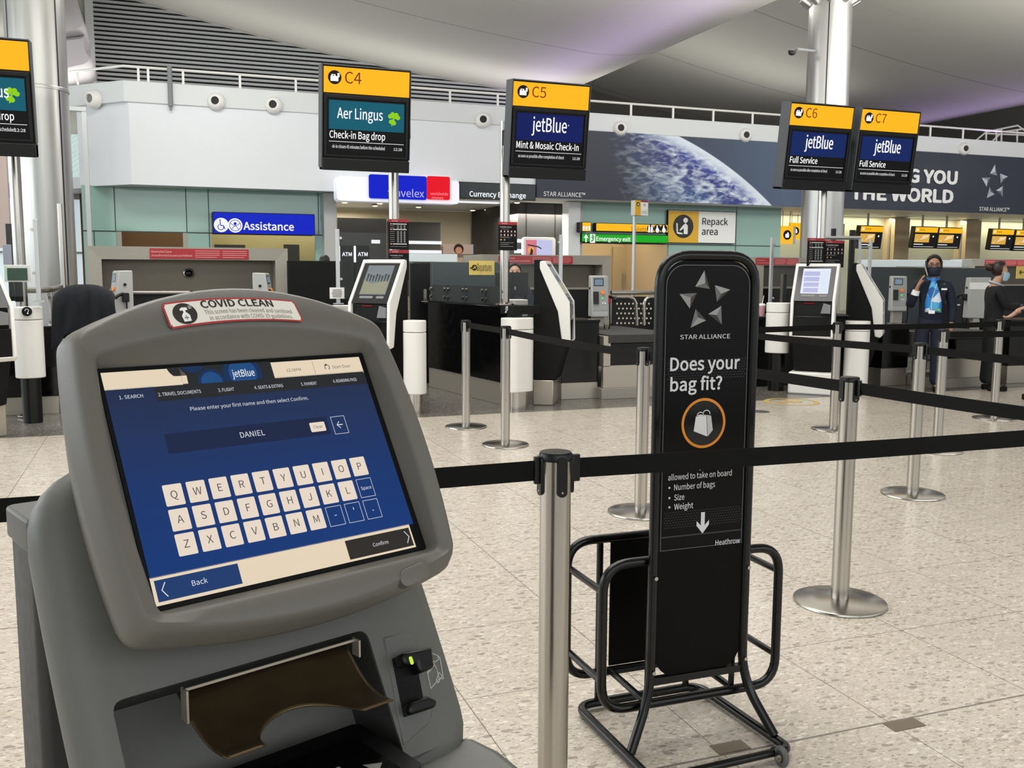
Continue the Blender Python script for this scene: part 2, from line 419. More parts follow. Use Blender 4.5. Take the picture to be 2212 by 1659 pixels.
mb = MB(offw).box(-3.9, -1.75, LY-0.5, LY-0.2, 7.55, 8.15).box(-2.6, -2.45, LY-0.56, LY-0.5, 7.4, 8.4).box(-1.85, -1.75, LY-0.56, LY-0.5, 7.5, 8.4).use(greym).box(-6, -2.4, LY-1.2, LY-0.5, 6.6, 7.3)
struct('trim_2', mb, smooth=False, keep=True)

# rounded hanging end of the next ceiling wave, beside the left column
lob = mat('lobe_membrane', '#b9b4b6', .55)
def px3(u, v, Y=28.8): return atY(u, v, Y)
for nm, PP in (('upper', [(120, -60), (150, -40), (166, 0), (182, 48), (187, 62), (184, 72), (170, 78), (130, 84)]), ('lower', [(125, 84), (172, 79), (184, 76), (186, 100), (192, 118), (200, 128), (198, 142), (186, 150), (150, 158), (120, 162)])):
    pf_ = [px3(u, v) for u, v in PP]; cc = sum(pf_, V())/len(pf_)
    lo = [[cc+(p-cc)*k+V((0, dy, 0)) for p in pf_] for k, dy in ((.75, -.25), (.93, -.12), (1.0, .1), (1.0, 2.4))]
    struct('ceiling_edge', MB(lob).loft(lo, True, True), keep=True, ang=50)
# handrail on the balcony edge
hr = E('balcony_handrail', (12, YB+0.12, ZP), 'long white tubular handrail on posts along the balcony parapet', 'handrail')
yy = YB+0.12
mb = MB(white); mb.tube([(46, yy, ZR), (XC-0.1, yy, ZR), (XC-0.1-CH2, yy+CH2, ZR)], 0.035, 8); mb.build('top_rail', hr, world=True)
for u in (302, 323, 398, 520, 640, 760, 972, 1075, 1270, 1363, 1454, 1541, 1626, 2012, 2083):
    x = XA(u, yy, 240); MB(white).box(x-0.03, x+0.03, yy-0.02, yy+0.02, ZP, ZR).build('baluster', hr, world=True)
MB(white).cyl((XC-1.25, yy+1.15, ZP), (XC-1.25, yy+1.15, ZR), 0.025, seg=8).build('baluster', hr, world=True)
p = atY(369, 230, YB-0.1); q = atY(369, 143, YB-0.1)
mb = MB(greym).cyl((p.x, YB-0.1, p.z), (p.x, YB-0.1, q.z), 0.06, seg=12); mb.cyl((p.x, YB-0.1, p.z-0.1), (p.x, YB-0.1, p.z), 0.03, seg=10)
mb.box(p.x-0.03, p.x+0.03, YB-0.1, YB-0.04, p.z+0.1, p.z+0.2)
tag(mb.build('grey_mast'), 'short grey tube mast fixed to the white parapet near the louvred wall', 'pole')
# stair rails at the far right of the balcony
sr = E('stair_railing', (XA(2160, 29), 29.0, ZP), 'white tubular railing of steps rising on the balcony at the right edge', 'railing')
def b29(u, v): p = atY(u, v, 29.0); return (p.x, 29.0, p.z)
for pts in ([(2105, 306), (2130, 285), (2198, 271), (2216, 284)], [(2142, 306), (2165, 285), (2216, 278)], [(2126, 288), (2216, 292)]):
    MB(white).tube([b29(*q) for q in pts], 0.035, 8).build('rail', sr, world=True)
for u in (2130, 2152, 2163, 2197): MB(white).tube([b29(u, 312), b29(u, 280)], 0.035, 8).build('post', sr, world=True)

# ball-shaped air nozzles in the parapet
def nozzle(x, y, z, r, rz, label, dark):
    t = E('air_nozzle', (x, y, z), label, 'air nozzle', 'round air nozzles along the balcony parapet', rz)
    s = MB(white); M0 = Matrix.Rotation(R(90), 4, 'X'); s.M = M0
    s.lathe([(r, 0.0), (r, 0.03), (r*.97, r*.28), (r*.85, r*.55), (r*.62, r*.75), (r*.46, r*.8), (r*.44, r*.5), (0.01, r*.45)], seg=28); s.build('shell', t)
    k = MB(mat('nozzle_throat', '#101010' if dark else '#7d7b76', 0.6) if dark else mat('nozzle_grille', '#7d7b76', 0.6)); k.M = M0
    k.lathe([(r*.44, r*.5), (r*.44, r*.56), (0.01, r*.56)], seg=24); k.build('throat', t)
for i, (u, v, lb) in enumerate([(467, 221, 'round white air nozzle left of the hanging C4 sign, nearer the mast'), (591, 229, 'round white air nozzle just left of the hanging C4 sign'),
        (1043, 261, 'round white air nozzle between the C4 and C5 signs'), (1339, 279, 'round white air nozzle above the left of the Earth picture'),
        (1609, 294, 'round white air nozzle above the Earth picture beside the C6 sign'), (2081, 323, 'round white air nozzle above the words on the dark banner')]):
    p = atY(u, v, YB-0.05); nozzle(p.x, YB-0.05, p.z+.02, 0.23, R(-14), lb, True)
p = onplane(204, 215, V((XC-0.1, YB-0.05, 0)), V((1, 1, 0)).normalized()); nozzle(p.x, p.y, p.z, 0.25, R(-40), 'round white air nozzle on the angled parapet beside the left steel column', False)

# ---- what stands under the balcony
YG = 28.0
def pbox(mb, u0, v0, u1, v1, Y, dep=0.06):
    a, b = atY(u0, v0, Y), atY(u1, v1, Y); mb.box(a.x, b.x, Y, Y+dep, b.z, a.z); return mb
def wallbox(name, m, u0, u1, Y, z0, z1, dep=0.2):
    struct(name, MB(m).box(XA(u0, Y), XA(u1, Y), Y, Y+dep, z0, z1), smooth=False, keep=True)
ln = mat('glass_joint', '#2c3a36', 0.4)
def glasswall(name, u0, u1, z0, z1, us, zs, Y=YG):
    mb = MB(gglass).box(XA(u0, Y), XA(u1, Y), Y, Y+0.1, z0, z1); mb.use(ln)
    for u in us: x = XA(u, Y); mb.box(x-0.012, x+0.012, Y-0.008, Y, z0, z1)
    for zz in zs: mb.box(XA(u0, Y), XA(u1, Y), Y-0.01, Y, zz-0.015, zz+0.015)
    struct(name, mb, smooth=False, keep=True)
zd = ZA(500, 505, YG)      # head of the openings
glasswall('window_1', 184, 700, zd, ZB+0.02, (254, 407, 455, 690), (zd+0.01,))
glasswall('window_2', 184, 262, 0, zd, (207,), ()); glasswall('window_3', 407, 459, 0, zd, (455,), ()); glasswall('window_4', 682, 700, 0, zd, (), ())
wallbox('door_1', steeld, 256, 266, YG-0.03, 0, zd, 0.15); wallbox('door_2', steeld, 398, 408, YG-0.03, 0, zd, 0.15)
struct('wall_lift_lobby', MB(mat('olive_panel', '#8d8458', 0.5, noise=0.05, nscale=2)).box(XA(440, 31), XA(720, 31), 31, 31.2, 0, ZB), smooth=False, keep=True)
struct('wall_lift_side', MB(mat('brown_panel', '#5c4126', 0.5, noise=0.1, nscale=2)).box(XA(180, 31), XA(440, 31), 30.9, 31.1, 0, ZB), smooth=False, keep=True)
mb = MB(dkint); pbox(mb, 613, 528, 648, 600, 30.6, 0.1); pbox(mb, 463, 528, 530, 545, 30.8); struct('trim_3', mb, smooth=False, keep=True)
wallbox('column', greyl, 702, 729, YG-0.35, 0, ZB, 0.4)
# shop interior
struct('wall_shop_back', MB(cream).box(XA(730, 34), XA(1240, 34), 34, 34.2, 0, ZB), smooth=False, keep=True)
mb = MB(dkint); pbox(mb, 729, 470, 836, 640, 30.2, 0.5); struct('wall_shop_left', mb, smooth=False, keep=True)
mb = MB(dkint); pbox(mb, 836, 478, 952, 640, 32.5, 0.4); struct('wall_shop_middle', mb, smooth=False, keep=True)
mb = MB(mat('charcoal_cladding', '#232527', 0.5, noise=0.05, nscale=2)).box(XA(1118, 29), XA(1226, 29), 29, 33.8, 0, ZB)
mb.use(black).box(XA(1198, 29)-0.01, XA(1198, 29)+0.01, 28.98, 29, 0, ZB).box(XA(1136, 29)-0.01, XA(1136, 29)+0.01, 28.98, 29, 0, ZB); struct('wall_shop_right', mb, smooth=False, keep=True)
mb = MB(gw); pbox(mb, 884, 520, 954, 528, 32.4); pbox(mb, 884, 540, 954, 548, 32.4); pbox(mb, 803, 518, 821, 526, 30.1); pbox(mb, 1112, 516, 1126, 524, 28.9); pbox(mb, 1112, 538, 1126, 547, 28.9)
struct('trim_4', mb, smooth=False, keep=True)
wallbox('column', offw, 1227, 1252, YG-0.2, 0, ZB, 0.5); wallbox('column', greyl, 1249, 1257, YG-0.05, 0, ZB, 0.3)
zg = ZA(1350, 527, YG)
glasswall('window_5', 1257, 1683, zg, ZB+0.02, (1587,), (zg+0.01,)); glasswall('window_6', 1443, 1683, 0, zg, (1587,), ())
# warm corridor behind the emergency exit opening
mb = MB(mat('corridor_wall', '#dcc3a0', 0.5, noise=0.02, nscale=1)).box(XA(1225, 32), XA(1480, 32), 32, 32.2, 0, ZB)
struct('wall_corridor', mb, smooth=False, keep=True); struct('wall_corridor_side', MB(MATS['corridor_wall']).box(XA(1443, YG)+0.42, XA(1443, YG)+0.6, YG+0.2, 31.98, 0, ZB), smooth=False, keep=True)
dr = E('corridor_door', (XA(1350, 31.9), 31.9, 0), 'beige door with a vertical pull handle in the lit corridor under the emergency exit sign', 'door')
mb = MB(beige); pbox(mb, 1325, 533, 1379, 700, 31.89, 0.06).build('door_panel', dr, world=True)
mb = MB(steel); a, b = atY(1345, 590, 31.85), atY(1345, 625, 31.85); mb.tube([a, b], 0.02, 8); a, b = atY(1352, 590, 31.85), atY(1352, 625, 31.85); mb.tube([a, b], 0.02, 8); mb.build('pull_handle', dr, world=True)
mb = MB(red); pbox(mb, 1354, 573, 1361, 588, 31.86, 0.03); mb.build('notice', dr, world=True)
mb = MB(cream); pbox(mb, 1394, 532, 1442, 700, 31.7, 0.1); mb.use(red); pbox(mb, 1421, 542, 1426, 560, 31.68, 0.02); struct('door_3', mb, smooth=False, keep=True)
# check-in hall to the right, lit from above
YK = 30.2
ckw = mat('frosted_back_wall', '#b4b6a4', 0.35, noise=0.03, nscale=1)
struct('wall_check_in', MB(ckw).box(XA(1680, YK+.6), 47, YK+.6, YK+.8, 0, ZB), smooth=False, keep=True)
for i, (u0, u1) in enumerate(((1928, 1960), (2082, 2114))):
    struct('column', MB(beige).box(XA(u0, YK), XA(u1, YK), YK, YK+0.6, 0, ZB).use(steeld).box(XA(u0, YK)-.05, XA(u0, YK), YK+.2, YK+.3, 0, ZB).box(XA(u1, YK), XA(u1, YK)+.05, YK+.2, YK+.3, 0, ZB), smooth=False, keep=True)
# daylit glazing far behind the left column
mb = MB(alum)
struct('window_7', MB(mat('daylight_pane', '#dfeaf0', 0.3, emit='#cfdfe6', es=0.55)).box(-9, XA(184, 31.5), 31.4, 31.5, 0, 5.4).use(steeld).box(XA(181, 31), XA(188, 31), 31.2, 31.38, 0, 5.6).box(-9, XA(184, 31), 31.3, 31.4, 1.9, 1.96).box(-9, XA(184, 31), 31.3, 31.4, 3.5, 3.9).box(XA(150, 31.3)-.04, XA(150, 31.3)+.04, 31.3, 31.4, 0, 5.4), smooth=False, keep=True)
mb = MB(alum); a = atY(176, 240, 26.3); b = atY(186, 240, 26.3); mb.box(a.x, b.x, 26.3, 26.45, 0, a.z); mb.use(offw).box(a.x-0.6, b.x, 26.28, 26.5, a.z, a.z+.1); struct('trim_5', mb, smooth=False, keep=True)
struct('wall_left_far', MB(mat('pink_grey_wall', '#b7a59c', 0.6, noise=0.03, nscale=1)).box(-12, XA(27, 24), 24, 24.2, 1.9, 5.4), smooth=False, keep=True)

# ---- two steel columns that carry the roof
def column(u, ue, Y, rad, seam_u, label_nm, ztop):
    p = atY(u, 300, Y); o = MB(colm).cyl((p.x, Y, 0), (p.x, Y, ztop), rad, seg=48); c = struct(label_nm, o, ang=60)
    return p.x
xl = column(88, 0, 19.5, 0.50, 0, 'column', 9.6)
xr_ = column(1783, 0, 19.5, 0.50, 0, 'column', 7.92)
blk = mat('seam_shadow_gap', '#1a1a1c', 0.7)
for x, us, zt in ((xl, (38, 126), 9.6), (xr_, (1780,), 7.9)):
    mb = MB(blk)
    for u in us:
        q = ray(u, 300); # gap sits on the visible side of the column
        k = 1
        a = math.atan2(-19.5, -x) + (math.asin(max(-.98, min(.98, ((u-(88 if x < 0 else 1783))/ (57 if x < 0 else 42))))))
        cx, cy = x+0.497*math.cos(a), 19.5+0.497*math.sin(a); t = V((-math.sin(a), math.cos(a), 0))*0.014; n = V((math.cos(a), math.sin(a), 0))*0.006
        c0 = V((cx, cy, 0)); mb.prism([c0-t-n, c0+t-n, c0+t+n, c0-t+n], (0, 0, zt))
    struct('trim_6', mb, smooth=False, keep=True)
struct('trim_7', MB(colm).lathe([(0.515, 0), (0.515, 0.05), (0.505, 0.06)], (xl, 19.5, 4.6), 48).lathe([(0.515, 0), (0.515, 0.05), (0.505, 0.06)], (xl, 19.5, 6.75), 48), keep=True)
struct('column', MB(colm).cyl((xr_, 19.5, 7.9), (xr_, 19.5, 10.4), 0.36, seg=32))
ZS = 7.93
# ring of spotlights on the right column
for k in range(9):
    a = R(150+40*k)
    t = E('spotlight', (xr_+0.62*math.cos(a), 19.5+0.62*math.sin(a), ZS), 'round spotlight of the ring round the top of the right steel column', 'spotlight', 'spotlights round the right column', a)
    d = V((0.75, 0, 0.66)).normalized(); o = V((0.02, 0, 0.06))
    MB(colm).cyl(o-d*0.26, o, 0.09, 0.15, 20).build('housing', t)
    mb = MB(glow('lamp_glow', '#fff6e0', 1.3)); mb.cyl(o-d*0.02, o+d*0.012, 0.125, seg=20); mb.build('lens', t)
    MB(colm).tube([(-0.22, 0, -0.1), (-0.05, 0, -0.06)], 0.03, 8).build('bracket', t)
cmx = E('security_camera', (xr_-0.5, 19.4, ZA(1725, 110, 19.4)), 'small dark dome camera on an arm at the side of the right steel column', 'camera')
pz = atY(1722, 106, 19.4)
MB(greym).tube([(xr_-0.45, 19.4, pz.z), (pz.x, 19.4, pz.z)], 0.03, 8).build('arm', cmx, world=True)
q = atY(1711, 114, 19.4); MB(black).lathe([(0.02, -.06), (.07, -.04), (.09, 0), (.09, .05), (.03, .07)], (q.x, 19.4, q.z), 16).build('dome', cmx, world=True)
# ================================================================== SIGNS ON THE BACK BUILDING
YF = YB-0.09
# -- dark banner with the picture of the Earth
def circle3(a, b, c):
    ax, ay = a; bx, by = b; cx, cy = c
    d = 2*(ax*(by-cy)+bx*(cy-ay)+cx*(ay-by))
    ux = ((ax*ax+ay*ay)*(by-cy)+(bx*bx+by*by)*(cy-ay)+(cx*cx+cy*cy)*(ay-by))/d
    uy = ((ax*ax+ay*ay)*(cx-bx)+(bx*bx+by*by)*(ax-cx)+(cx*cx+cy*cy)*(bx-ax))/d
    return ux, uy, math.hypot(ax-ux, ay-uy)
pts = [atY(u, v, YF) for u, v in ((1485, 303), (1590, 372), (1675, 451))]
ecx, ecz, erad = circle3(*[(p.x, p.z) for p in pts])
em = mat('earth_print', '#222b3d', 0.5); nt = em.node_tree; N, L = nt.nodes, nt.links
tc = nd('ShaderNodeTexCoord'); sx = nd('ShaderNodeSeparateXYZ'); L.new(tc.outputs['Object'], sx.inputs[0])
X0e, X1e = XA(1158, YF), XA(1775, YF)
dx = mth('SUBTRACT', sx.outputs[0], ecx); dz = mth('SUBTRACT', sx.outputs[2], ecz)
rr = mth('SQRT', mth('ADD', mth('MULTIPLY', dx, dx), mth('MULTIPLY', dz, dz)))
dep = mth('SUBTRACT', erad, rr)                                  # metres inside the limb
bgc = ramp(mth('DIVIDE', mth('SUBTRACT', sx.outputs[0], X0e), X1e-X0e), (0.0, lin('#1c2436')), (0.35, lin('#1b2232')), (0.62, lin('#34435c')), (0.85, lin('#465972')), (1.0, lin('#3c4c66')))
def enoise(scale, det, sc_=(1, 1, 1), dist=0.0):
    mp = nd('ShaderNodeMapping'); mp.inputs['Scale'].default_value = sc_; mp.inputs['Rotation'].default_value = (0, R(-38), 0); L.new(tc.outputs['Object'], mp.inputs[0])
    n = nd('ShaderNodeTexNoise'); n.inputs['Scale'].default_value = scale; n.inputs['Detail'].default_value = det; n.inputs['Distortion'].default_value = dist; L.new(mp.outputs[0], n.inputs[0]); return n.outputs[0]
n1 = enoise(1.5, 9, (1, 1, 2.2), 0.9); n2 = enoise(4.5, 8, (0.7, 1, 2.0), 0.6)
day = ramp(mth('DIVIDE', dep, 3.6), (0.0, 1.0), (0.45, 0.75), (0.8, 0.16), (1.0, 0.0))
sea = ramp(mth('DIVIDE', dep, 3.2), (0.0, lin('#3a4fae')), (0.25, lin('#20287c')), (0.55, lin('#33598f')), (1.0, lin('#111722')))
cloud = ramp(mth('ADD', mth('MULTIPLY', n1, 0.6), mth('MULTIPLY', n2, 0.45)), (0.45, 0.0), (0.53, 0.4), (0.63, 1.0))
low = ramp(mth('SUBTRACT', mth('MULTIPLY', dx, 0.22), mth('MULTIPLY', dz, 0.3)), (0.0, 0.0), (0.5, 0.0), (1.0, 0.25))
cl2 = mth('MINIMUM', mth('ADD', cloud, 0.0), 1.0)
body = mixc(mth('MULTIPLY', cl2, mth('ADD', mth('MULTIPLY', day, 0.9), 0.1)), sea, lin('#dbe8f2'))
tx = mth('DIVIDE', mth('SUBTRACT', mth('ADD', sx.outputs[0], mth('MULTIPLY', dz, 0.25)), XA(1330, YF)+0.25*(ZB+1-ecz)), 2.6)
shade = ramp(mth('ADD', tx, mth('MULTIPLY', mth('SUBTRACT', n2, 0.5), 0.8)), (0.0, 0.0), (0.5, 0.55), (1.0, 1.0))
body = mixc(shade, bgc, body)
edge = ramp(dep, (0.0, 1.0), (0.16, 0.85), (0.42, 0.0))
body = mixc(edge, body, lin('#dfe9f2'))
inside = ramp(dep, (0.0, 0.0), (0.03, 1.0))
L.new(mixc(inside, bgc, body), N['Principled BSDF'].inputs['Base Color'])
bnr = E('earth_banner', (XA(1450, YF), YF, ZB), 'dark printed banner with a picture of the Earth above the repack area', 'banner')
mb = MB(em).box(X0e, X1e, YF, YB-.003, ZB+0.02, ZT-0.01); mb.build('print', bnr, world=False).parent = None
o = bpy.data.objects['print']; o.parent = bnr; o.location = -bnr.location
sil = [mat('star_light', '#c2c5ca', 0.5), mat('star_mid', '#9195a0', 0.5), mat('star_dark', '#5d6270', 0.5)]
mb = MB(); c = atY(1219, 333, YF-0.01); star_mark(mb, c, X_, Z_, 0.62, sil); mb.build('star_emblem', bnr, world=True, smooth=False); mb = MB(wht)
a, b = atY(1174, 423, YF-0.012), atY(1264, 424, YF-0.012)
mb.use(wht).text('STAR ALLIANCE™', a, X_, Z_, w=b.x-a.x, bold=0.005); mb.build('lettering', bnr, world=True, smooth=False)
navy = mat('banner_navy', '#1f2737', 0.5, noise=0.02, nscale=1)
bn2 = E('slogan_banner', (XA(2000, YF), YF, ZB), 'dark navy banner with big white words on the right of the balcony front', 'banner')
MB(navy).box(X1e+0.02, 44, YF, YB-.003, ZB+0.02, ZT-0.01).build('print', bn2, world=True)
mb = MB(wht)
def ptext(mb, s, u0, v, u1, Y, bold=0.0, h=None, v2=None):
    a, b = atY(u0, v, Y), atY(u1, v2 or v, Y); mb.text(s, V((a.x, Y, a.z)), X_, Z_, w=b.x-a.x, h=h, bold=bold); return mb
hh = 0.60
ptext(mb, 'NG YOU', 1934, 391, 2068, YF-0.012, 0.05, hh, 394); ptext(mb, 'THE WORLD', 1836, 429, 2059, YF-0.012, 0.05, hh, 433)
ptext(mb, 'STAR ALLIANCE™', 2115, 455, 2180, YF-0.012, 0.006)
mb.build('lettering', bn2, world=True, smooth=False); mb = MB(); star_mark(mb, atY(2149, 395, YF-0.01), X_, Z_, 0.66, sil); mb.build('star_emblem', bn2, world=True, smooth=False)

def signbox(name, label, cat, u0, v0, u1, v1, Y, dep, face, body=greyd):
    a, b = atY(u0, v0, Y), atY(u1, v1, Y); vm = (a.z+b.z)/2
    t = E(name, ((a.x+b.x)/2, Y, b.z), label, cat)
    MB(body).box(a.x, b.x, Y, Y+dep, b.z, a.z).build('housing', t, world=True, bev=0.01)
    MB(face).box(a.x+.02, b.x-.02, Y-0.012, Y, b.z+.02, a.z-.02).build('face', t, world=True, smooth=False)
    return t, a, b
# -- blue assistance sign
sb = glow('glow_sign_blue', '#0420c0')
t, a, b = signbox('assistance_sign', 'blue back-lit sign reading Assistance over the lift lobby opening', 'sign', 459, 457, 680, 509, YG-0.5, 0.45, sb)
mb = MB(gw); Yt = YG-0.516
ptext(mb, 'Assistance', 526, 496, 635, Yt, 0.02)
r_ = 0.195; c1, c2 = atY(478, 486, Yt), atY(508, 487, Yt)
mb.disc(c1, X_, Z_, r_); mb.disc(c2, X_, Z_, r_); mb.use(sb)
def pl(mb, c, pts, w, e=-0.004):
    pts = [V(c)+V((x, e, z)) for x, z in pts]
    for p, q in zip(pts, pts[1:]):
        d = (q-p).normalized(); n = V((-d.z, 0, d.x))*w/2; mb.quad(p-n, q-n, q+n, p+n)
pl(mb, c1, [(-.03, .10), (-.02, -.01), (.06, -.02), (.09, -.11)], 0.025); mb.disc(c1+V((-.03, -.004, .13)), X_, Z_, 0.02, 12); mb.disc(c1+V((-.015, -.004, -.055)), X_, Z_, 0.085, 24, 0.065, 120, 400)
mb.disc(c2+V((0, -.004, .05)), X_, Z_, 0.04, 16)
pl(mb, c2, [(-.13, .06), (-.04, .0), (.04, 0), (.13, .06)], .015); pl(mb, c2, [(-.10, -.12), (-.03, -.02), (.03, -.02), (.10, -.12)], .015); mb.disc(c2+V((0, -.004, 0)), X_, Z_, 0.155, 28, 0.14)
mb.build('lettering', t, world=True, smooth=False)
mb = MB(sb); p, q = atY(674, 460, YG-0.5), atY(680, 508, YG-.5); mb.box(b.x, b.x+.012, YG-.48, YG-.22, b.z+.02, a.z-.02); mb.use(gw).box(b.x+.012, b.x+.016, YG-.42, YG-.37, b.z+.2, b.z+.5).box(b.x+.012, b.x+.016, YG-.33, YG-.28, b.z+.2, b.z+.5); mb.build('side_face', t, world=True, smooth=False)
# -- exchange office fascia
t = E('exchange_office_fascia', (XA(860, 26.5), 26.5, ZA(860, 440, 26.5)), 'white glowing fascia with blue and red squares over the currency exchange', 'fascia')
a, b = atY(727, 380, 26.5), atY(992, 441, 26.5)
MB(mat('lit_white_fascia', '#e8e9f2', 0.4, emit='#dfe0f0', es=0.35)).rbox(a.x, b.x, 26.5, 26.99, b.z, a.z, 0.1, 'y').build('housing', t, world=True)
p, q = atY(797, 376, 26.44), atY(922, 432, 26.44); MB(gblue).rbox(p.x, q.x, 26.44, 26.5, q.z, p.z, 0.06, 'y').build('blue_square', t, world=True, smooth=False)
p, q = atY(923, 380, 26.44), atY(972, 432, 26.44); MB(gred).rbox(p.x, q.x, 26.44, 26.5, q.z, p.z, 0.05, 'y').build('red_square', t, world=True, smooth=False)
mb = MB(glow('glow_lilac', '#b9b4f4')); ptext(mb, 'travelex', 838, 424, 916, 26.43, 0.004); mb.build('lettering', t, world=True, smooth=False); mb = MB(glow('glow_pink', '#ff9aa6')); ptext(mb, 'worldwide', 930, 421, 968, 26.43, 0); ptext(mb, 'money', 933, 430, 958, 26.43, 0); mb.build('small_lettering', t, world=True, smooth=False)
t, a, b = signbox('currency_exchange_sign', 'dark green sign board reading Currency Exchange in white lit letters', 'sign', 992, 392, 1157, 434, YF+.02, 0.06, mat('dark_green_board', '#232c2e', 0.5))
mb = MB(glow('glow_letters', '#eef2f8', 1.1)); ptext(mb, 'Currency Exchange', 1014, 424, 1136, YF-0.01, 0.02, v2=426); mb.build('lettering', t, world=True, smooth=False)
# -- toilets / emergency exit / repack
t, a, b = signbox('toilets_sign', 'long yellow lit sign reading Toilets with three pictograms', 'sign', 1287, 481, 1443, 503, YG-0.25, 0.22, gy)
mb = MB(glow('toilets_letters', '#a86a10')); ptext(mb, 'Toilets', 1362, 499, 1396, YG-.27, 0.01)
def picto(mb, u, v, r, kind):
    c = atY(u, v, YG-.27); mb.use(scrblk).disc(c, X_, Z_, r, 20); mb.use(gw); e = V((0, -.006, 0))
    if kind == 0:
        for s in (-1, 1): mb.disc(c+e+V((s*.05, 0, .09)), X_, Z_, .028, 10); mb.quad(*[c+e+V((s*.05+x, 0, z)) for x, z in ((-.04, -.12), (.04, -.12), (.035, .06), (-.035, .06))])
    else:
        mb.disc(c+e+V((-.01, 0, .08)), X_, Z_, .03, 10); mb.quad(*[c+e+V((x, 0, z)) for x, z in ((-.06, -.02), (.05, -.1), (.05, 0), (.0, .05), (-.03, .05))]); mb.disc(c+e+V((-.0, 0, -.06)), X_, Z_, .07, 16)
for u, k in ((1405, 0), (1420, 1), (1434, 1)): picto(mb, u, 494, .13, k)
mb.build('lettering', t, world=True, smooth=False)
t, a, b = signbox('side_toilets_sign', 'small yellow lit projecting sign with three toilet pictograms', 'sign', 1257, 479, 1277, 501, YG-.6, 0.5, gy)
mb = MB(gw)
for u, k in ((1261, 0), (1267, 1), (1273, 1)):
    c = atY(u, 491, YG-.62); mb.disc(c, X_, Z_, .038, 14); mb.quad(*[c+V((x, -.002, z)) for x, z in ((-.025, -.1), (.025, -.1), (.03, .0), (-.03, .0))])
mb.build('lettering', t, world=True, smooth=False)
t, a, b = signbox('emergency_exit_sign', 'long green lit sign reading Emergency exit under the toilets sign', 'sign', 1256, 504, 1443, 526, YG-0.25, 0.22, ggreen)
mb = MB(gw); ptext(mb, 'Emergency exit', 1288, 520, 1362, YG-.27, 0.02, v2=522)
c = atY(1266, 515, YG-.27); pl(mb, c, [(0, -.12), (0, .1)], .05, 0); mb.quad(*[c+V((x, 0, z)) for x, z in ((-.09, .0), (-.04, .02), (0, .09), (.04, .02), (.09, .0), (0, .14))])
c = atY(1280, 515, YG-.27); mb.box(c.x-.09, c.x+.09, YG-.275, YG-.27, c.z-.14, c.z+.14); mb.use(ggreen); pl(mb, c, [(.05, .08), (-.01, .02), (.03, -.04), (-.05, -.1)], .04, -.008); pl(mb, c, [(-.06, .03), (0, .05), (.06, .0)], .025, -.009); mb.disc(c+V((.0, -.008, .1)), X_, Z_, .028, 10)
mb.build('lettering', t, world=True, smooth=False)
t, a, b = signbox('repack_area_sign', 'square sign with a yellow pictogram half and white half reading Repack area', 'sign', 1443, 453, 1588, 527, YG-.12, .1, wht)
mb = MB(yel); Yr = YG-.136; p, q = atY(1444, 454, Yr), atY(1508, 526, Yr); mb.box(p.x+.01, q.x, Yr, Yr+.01, q.z+.02, p.z-.02)
c = atY(1476, 489, Yr-.003); mb.use(gblk).disc(c, X_, Z_, .385, 36); mb.use(wht); e = V((0, -.004, 0))
mb.disc(c+e+V((.08, 0, .2)), X_, Z_, .085, 18); mb.quad(*[c+e+V((x, 0, z)) for x, z in ((.02, -.25), (.17, -.25), (.17, .03), (.08, .11), (-.02, .03), (-.14, -.12), (-.12, -.15), (.02, -.06))]); mb.quad(*[c+e+V((x, 0, z)) for x, z in ((-.25, -.18), (-.02, -.22), (-.02, -.26), (-.2, -.25), (-.25, -.22))]); mb.quad(*[c+e+V((x, 0, z)) for x, z in ((-.27, .1), (-.22, .1), (-.2, -.2), (-.25, -.2))])
mb.build('pictogram', t, world=True, smooth=False)
mb = MB(gblk); ptext(mb, 'Repack', 1517, 485, 1572, Yr, 0.008, v2=486); ptext(mb, 'area', 1516, 507, 1550, Yr, 0.008); mb.build('lettering', t, world=True, smooth=False)
# -- cash machines
for u0, u1, lb in ((734, 766, 'black cash machine with a lit ATM sign, the one nearer the pale column'), (768, 800, 'black cash machine with a lit ATM sign, the second from the pale column')):
    a, b = atY(u0, 530, 29.9), atY(u1, 560, 29.9); t = E('cash_machine', ((a.x+b.x)/2, 29.9, 0), lb, 'cash machine', 'cash machines beside the exchange office')
    MB(blackm).box(a.x, b.x-.03, 29.9, 30.14, 0, a.z).build('cabinet', t, world=True)
    mb = MB(glow('atm_glow', '#f4f8ff', 1.2)); mb.box(a.x-.05, a.x, 29.85, 29.95, b.z-.1, a.z-.02); mb.build('light_strip', t, world=True)
    mb = MB(glow('atm_glow', '#f4f8ff', 1.2)); q0, q1 = atY(u0+5, 553, 29.89), atY(u1-6, 553, 29.89); mb.text('ATM', V((q0.x, 29.88, q0.z)), X_, Z_, w=q1.x-q0.x, bold=0.02); mb.build('lettering', t, world=True, smooth=False)
# -- advert strip and screen in the shop
t = E('advert_strip', (XA(1020, 33.6), 33.6, ZA(1020, 550, 33.6)), 'long lit advert picture strip on the cream wall of the shop', 'advert')
mb = MB(glow('ad_beige', '#a58f80')); pbox(mb, 958, 527, 1022, 549, 33.6); mb.use(glow('ad_teal', '#2d8cb0')); pbox(mb, 1022, 527, 1078, 549, 33.6); mb.use(glow('ad_deep', '#1d4a78')); a = atY(1045, 538, 33.59); mb.quad(*[a+V((x, 0, z)) for x, z in ((-.3, -.15), (.5, -.2), (.6, .1), (-.1, .15))]); mb.build('picture', t, world=True, smooth=False)
mb = MB(glow('ad_skin', '#b07a60')); c = atY(991, 541, 33.58); mb.disc(c, X_, Z_, .13, 20); mb.use(glow('ad_hair', '#2c1a16')); mb.disc(c+V((0, .004, .05)), X_, Z_, .19, 20); mb.build('portrait', t, world=True, smooth=False)
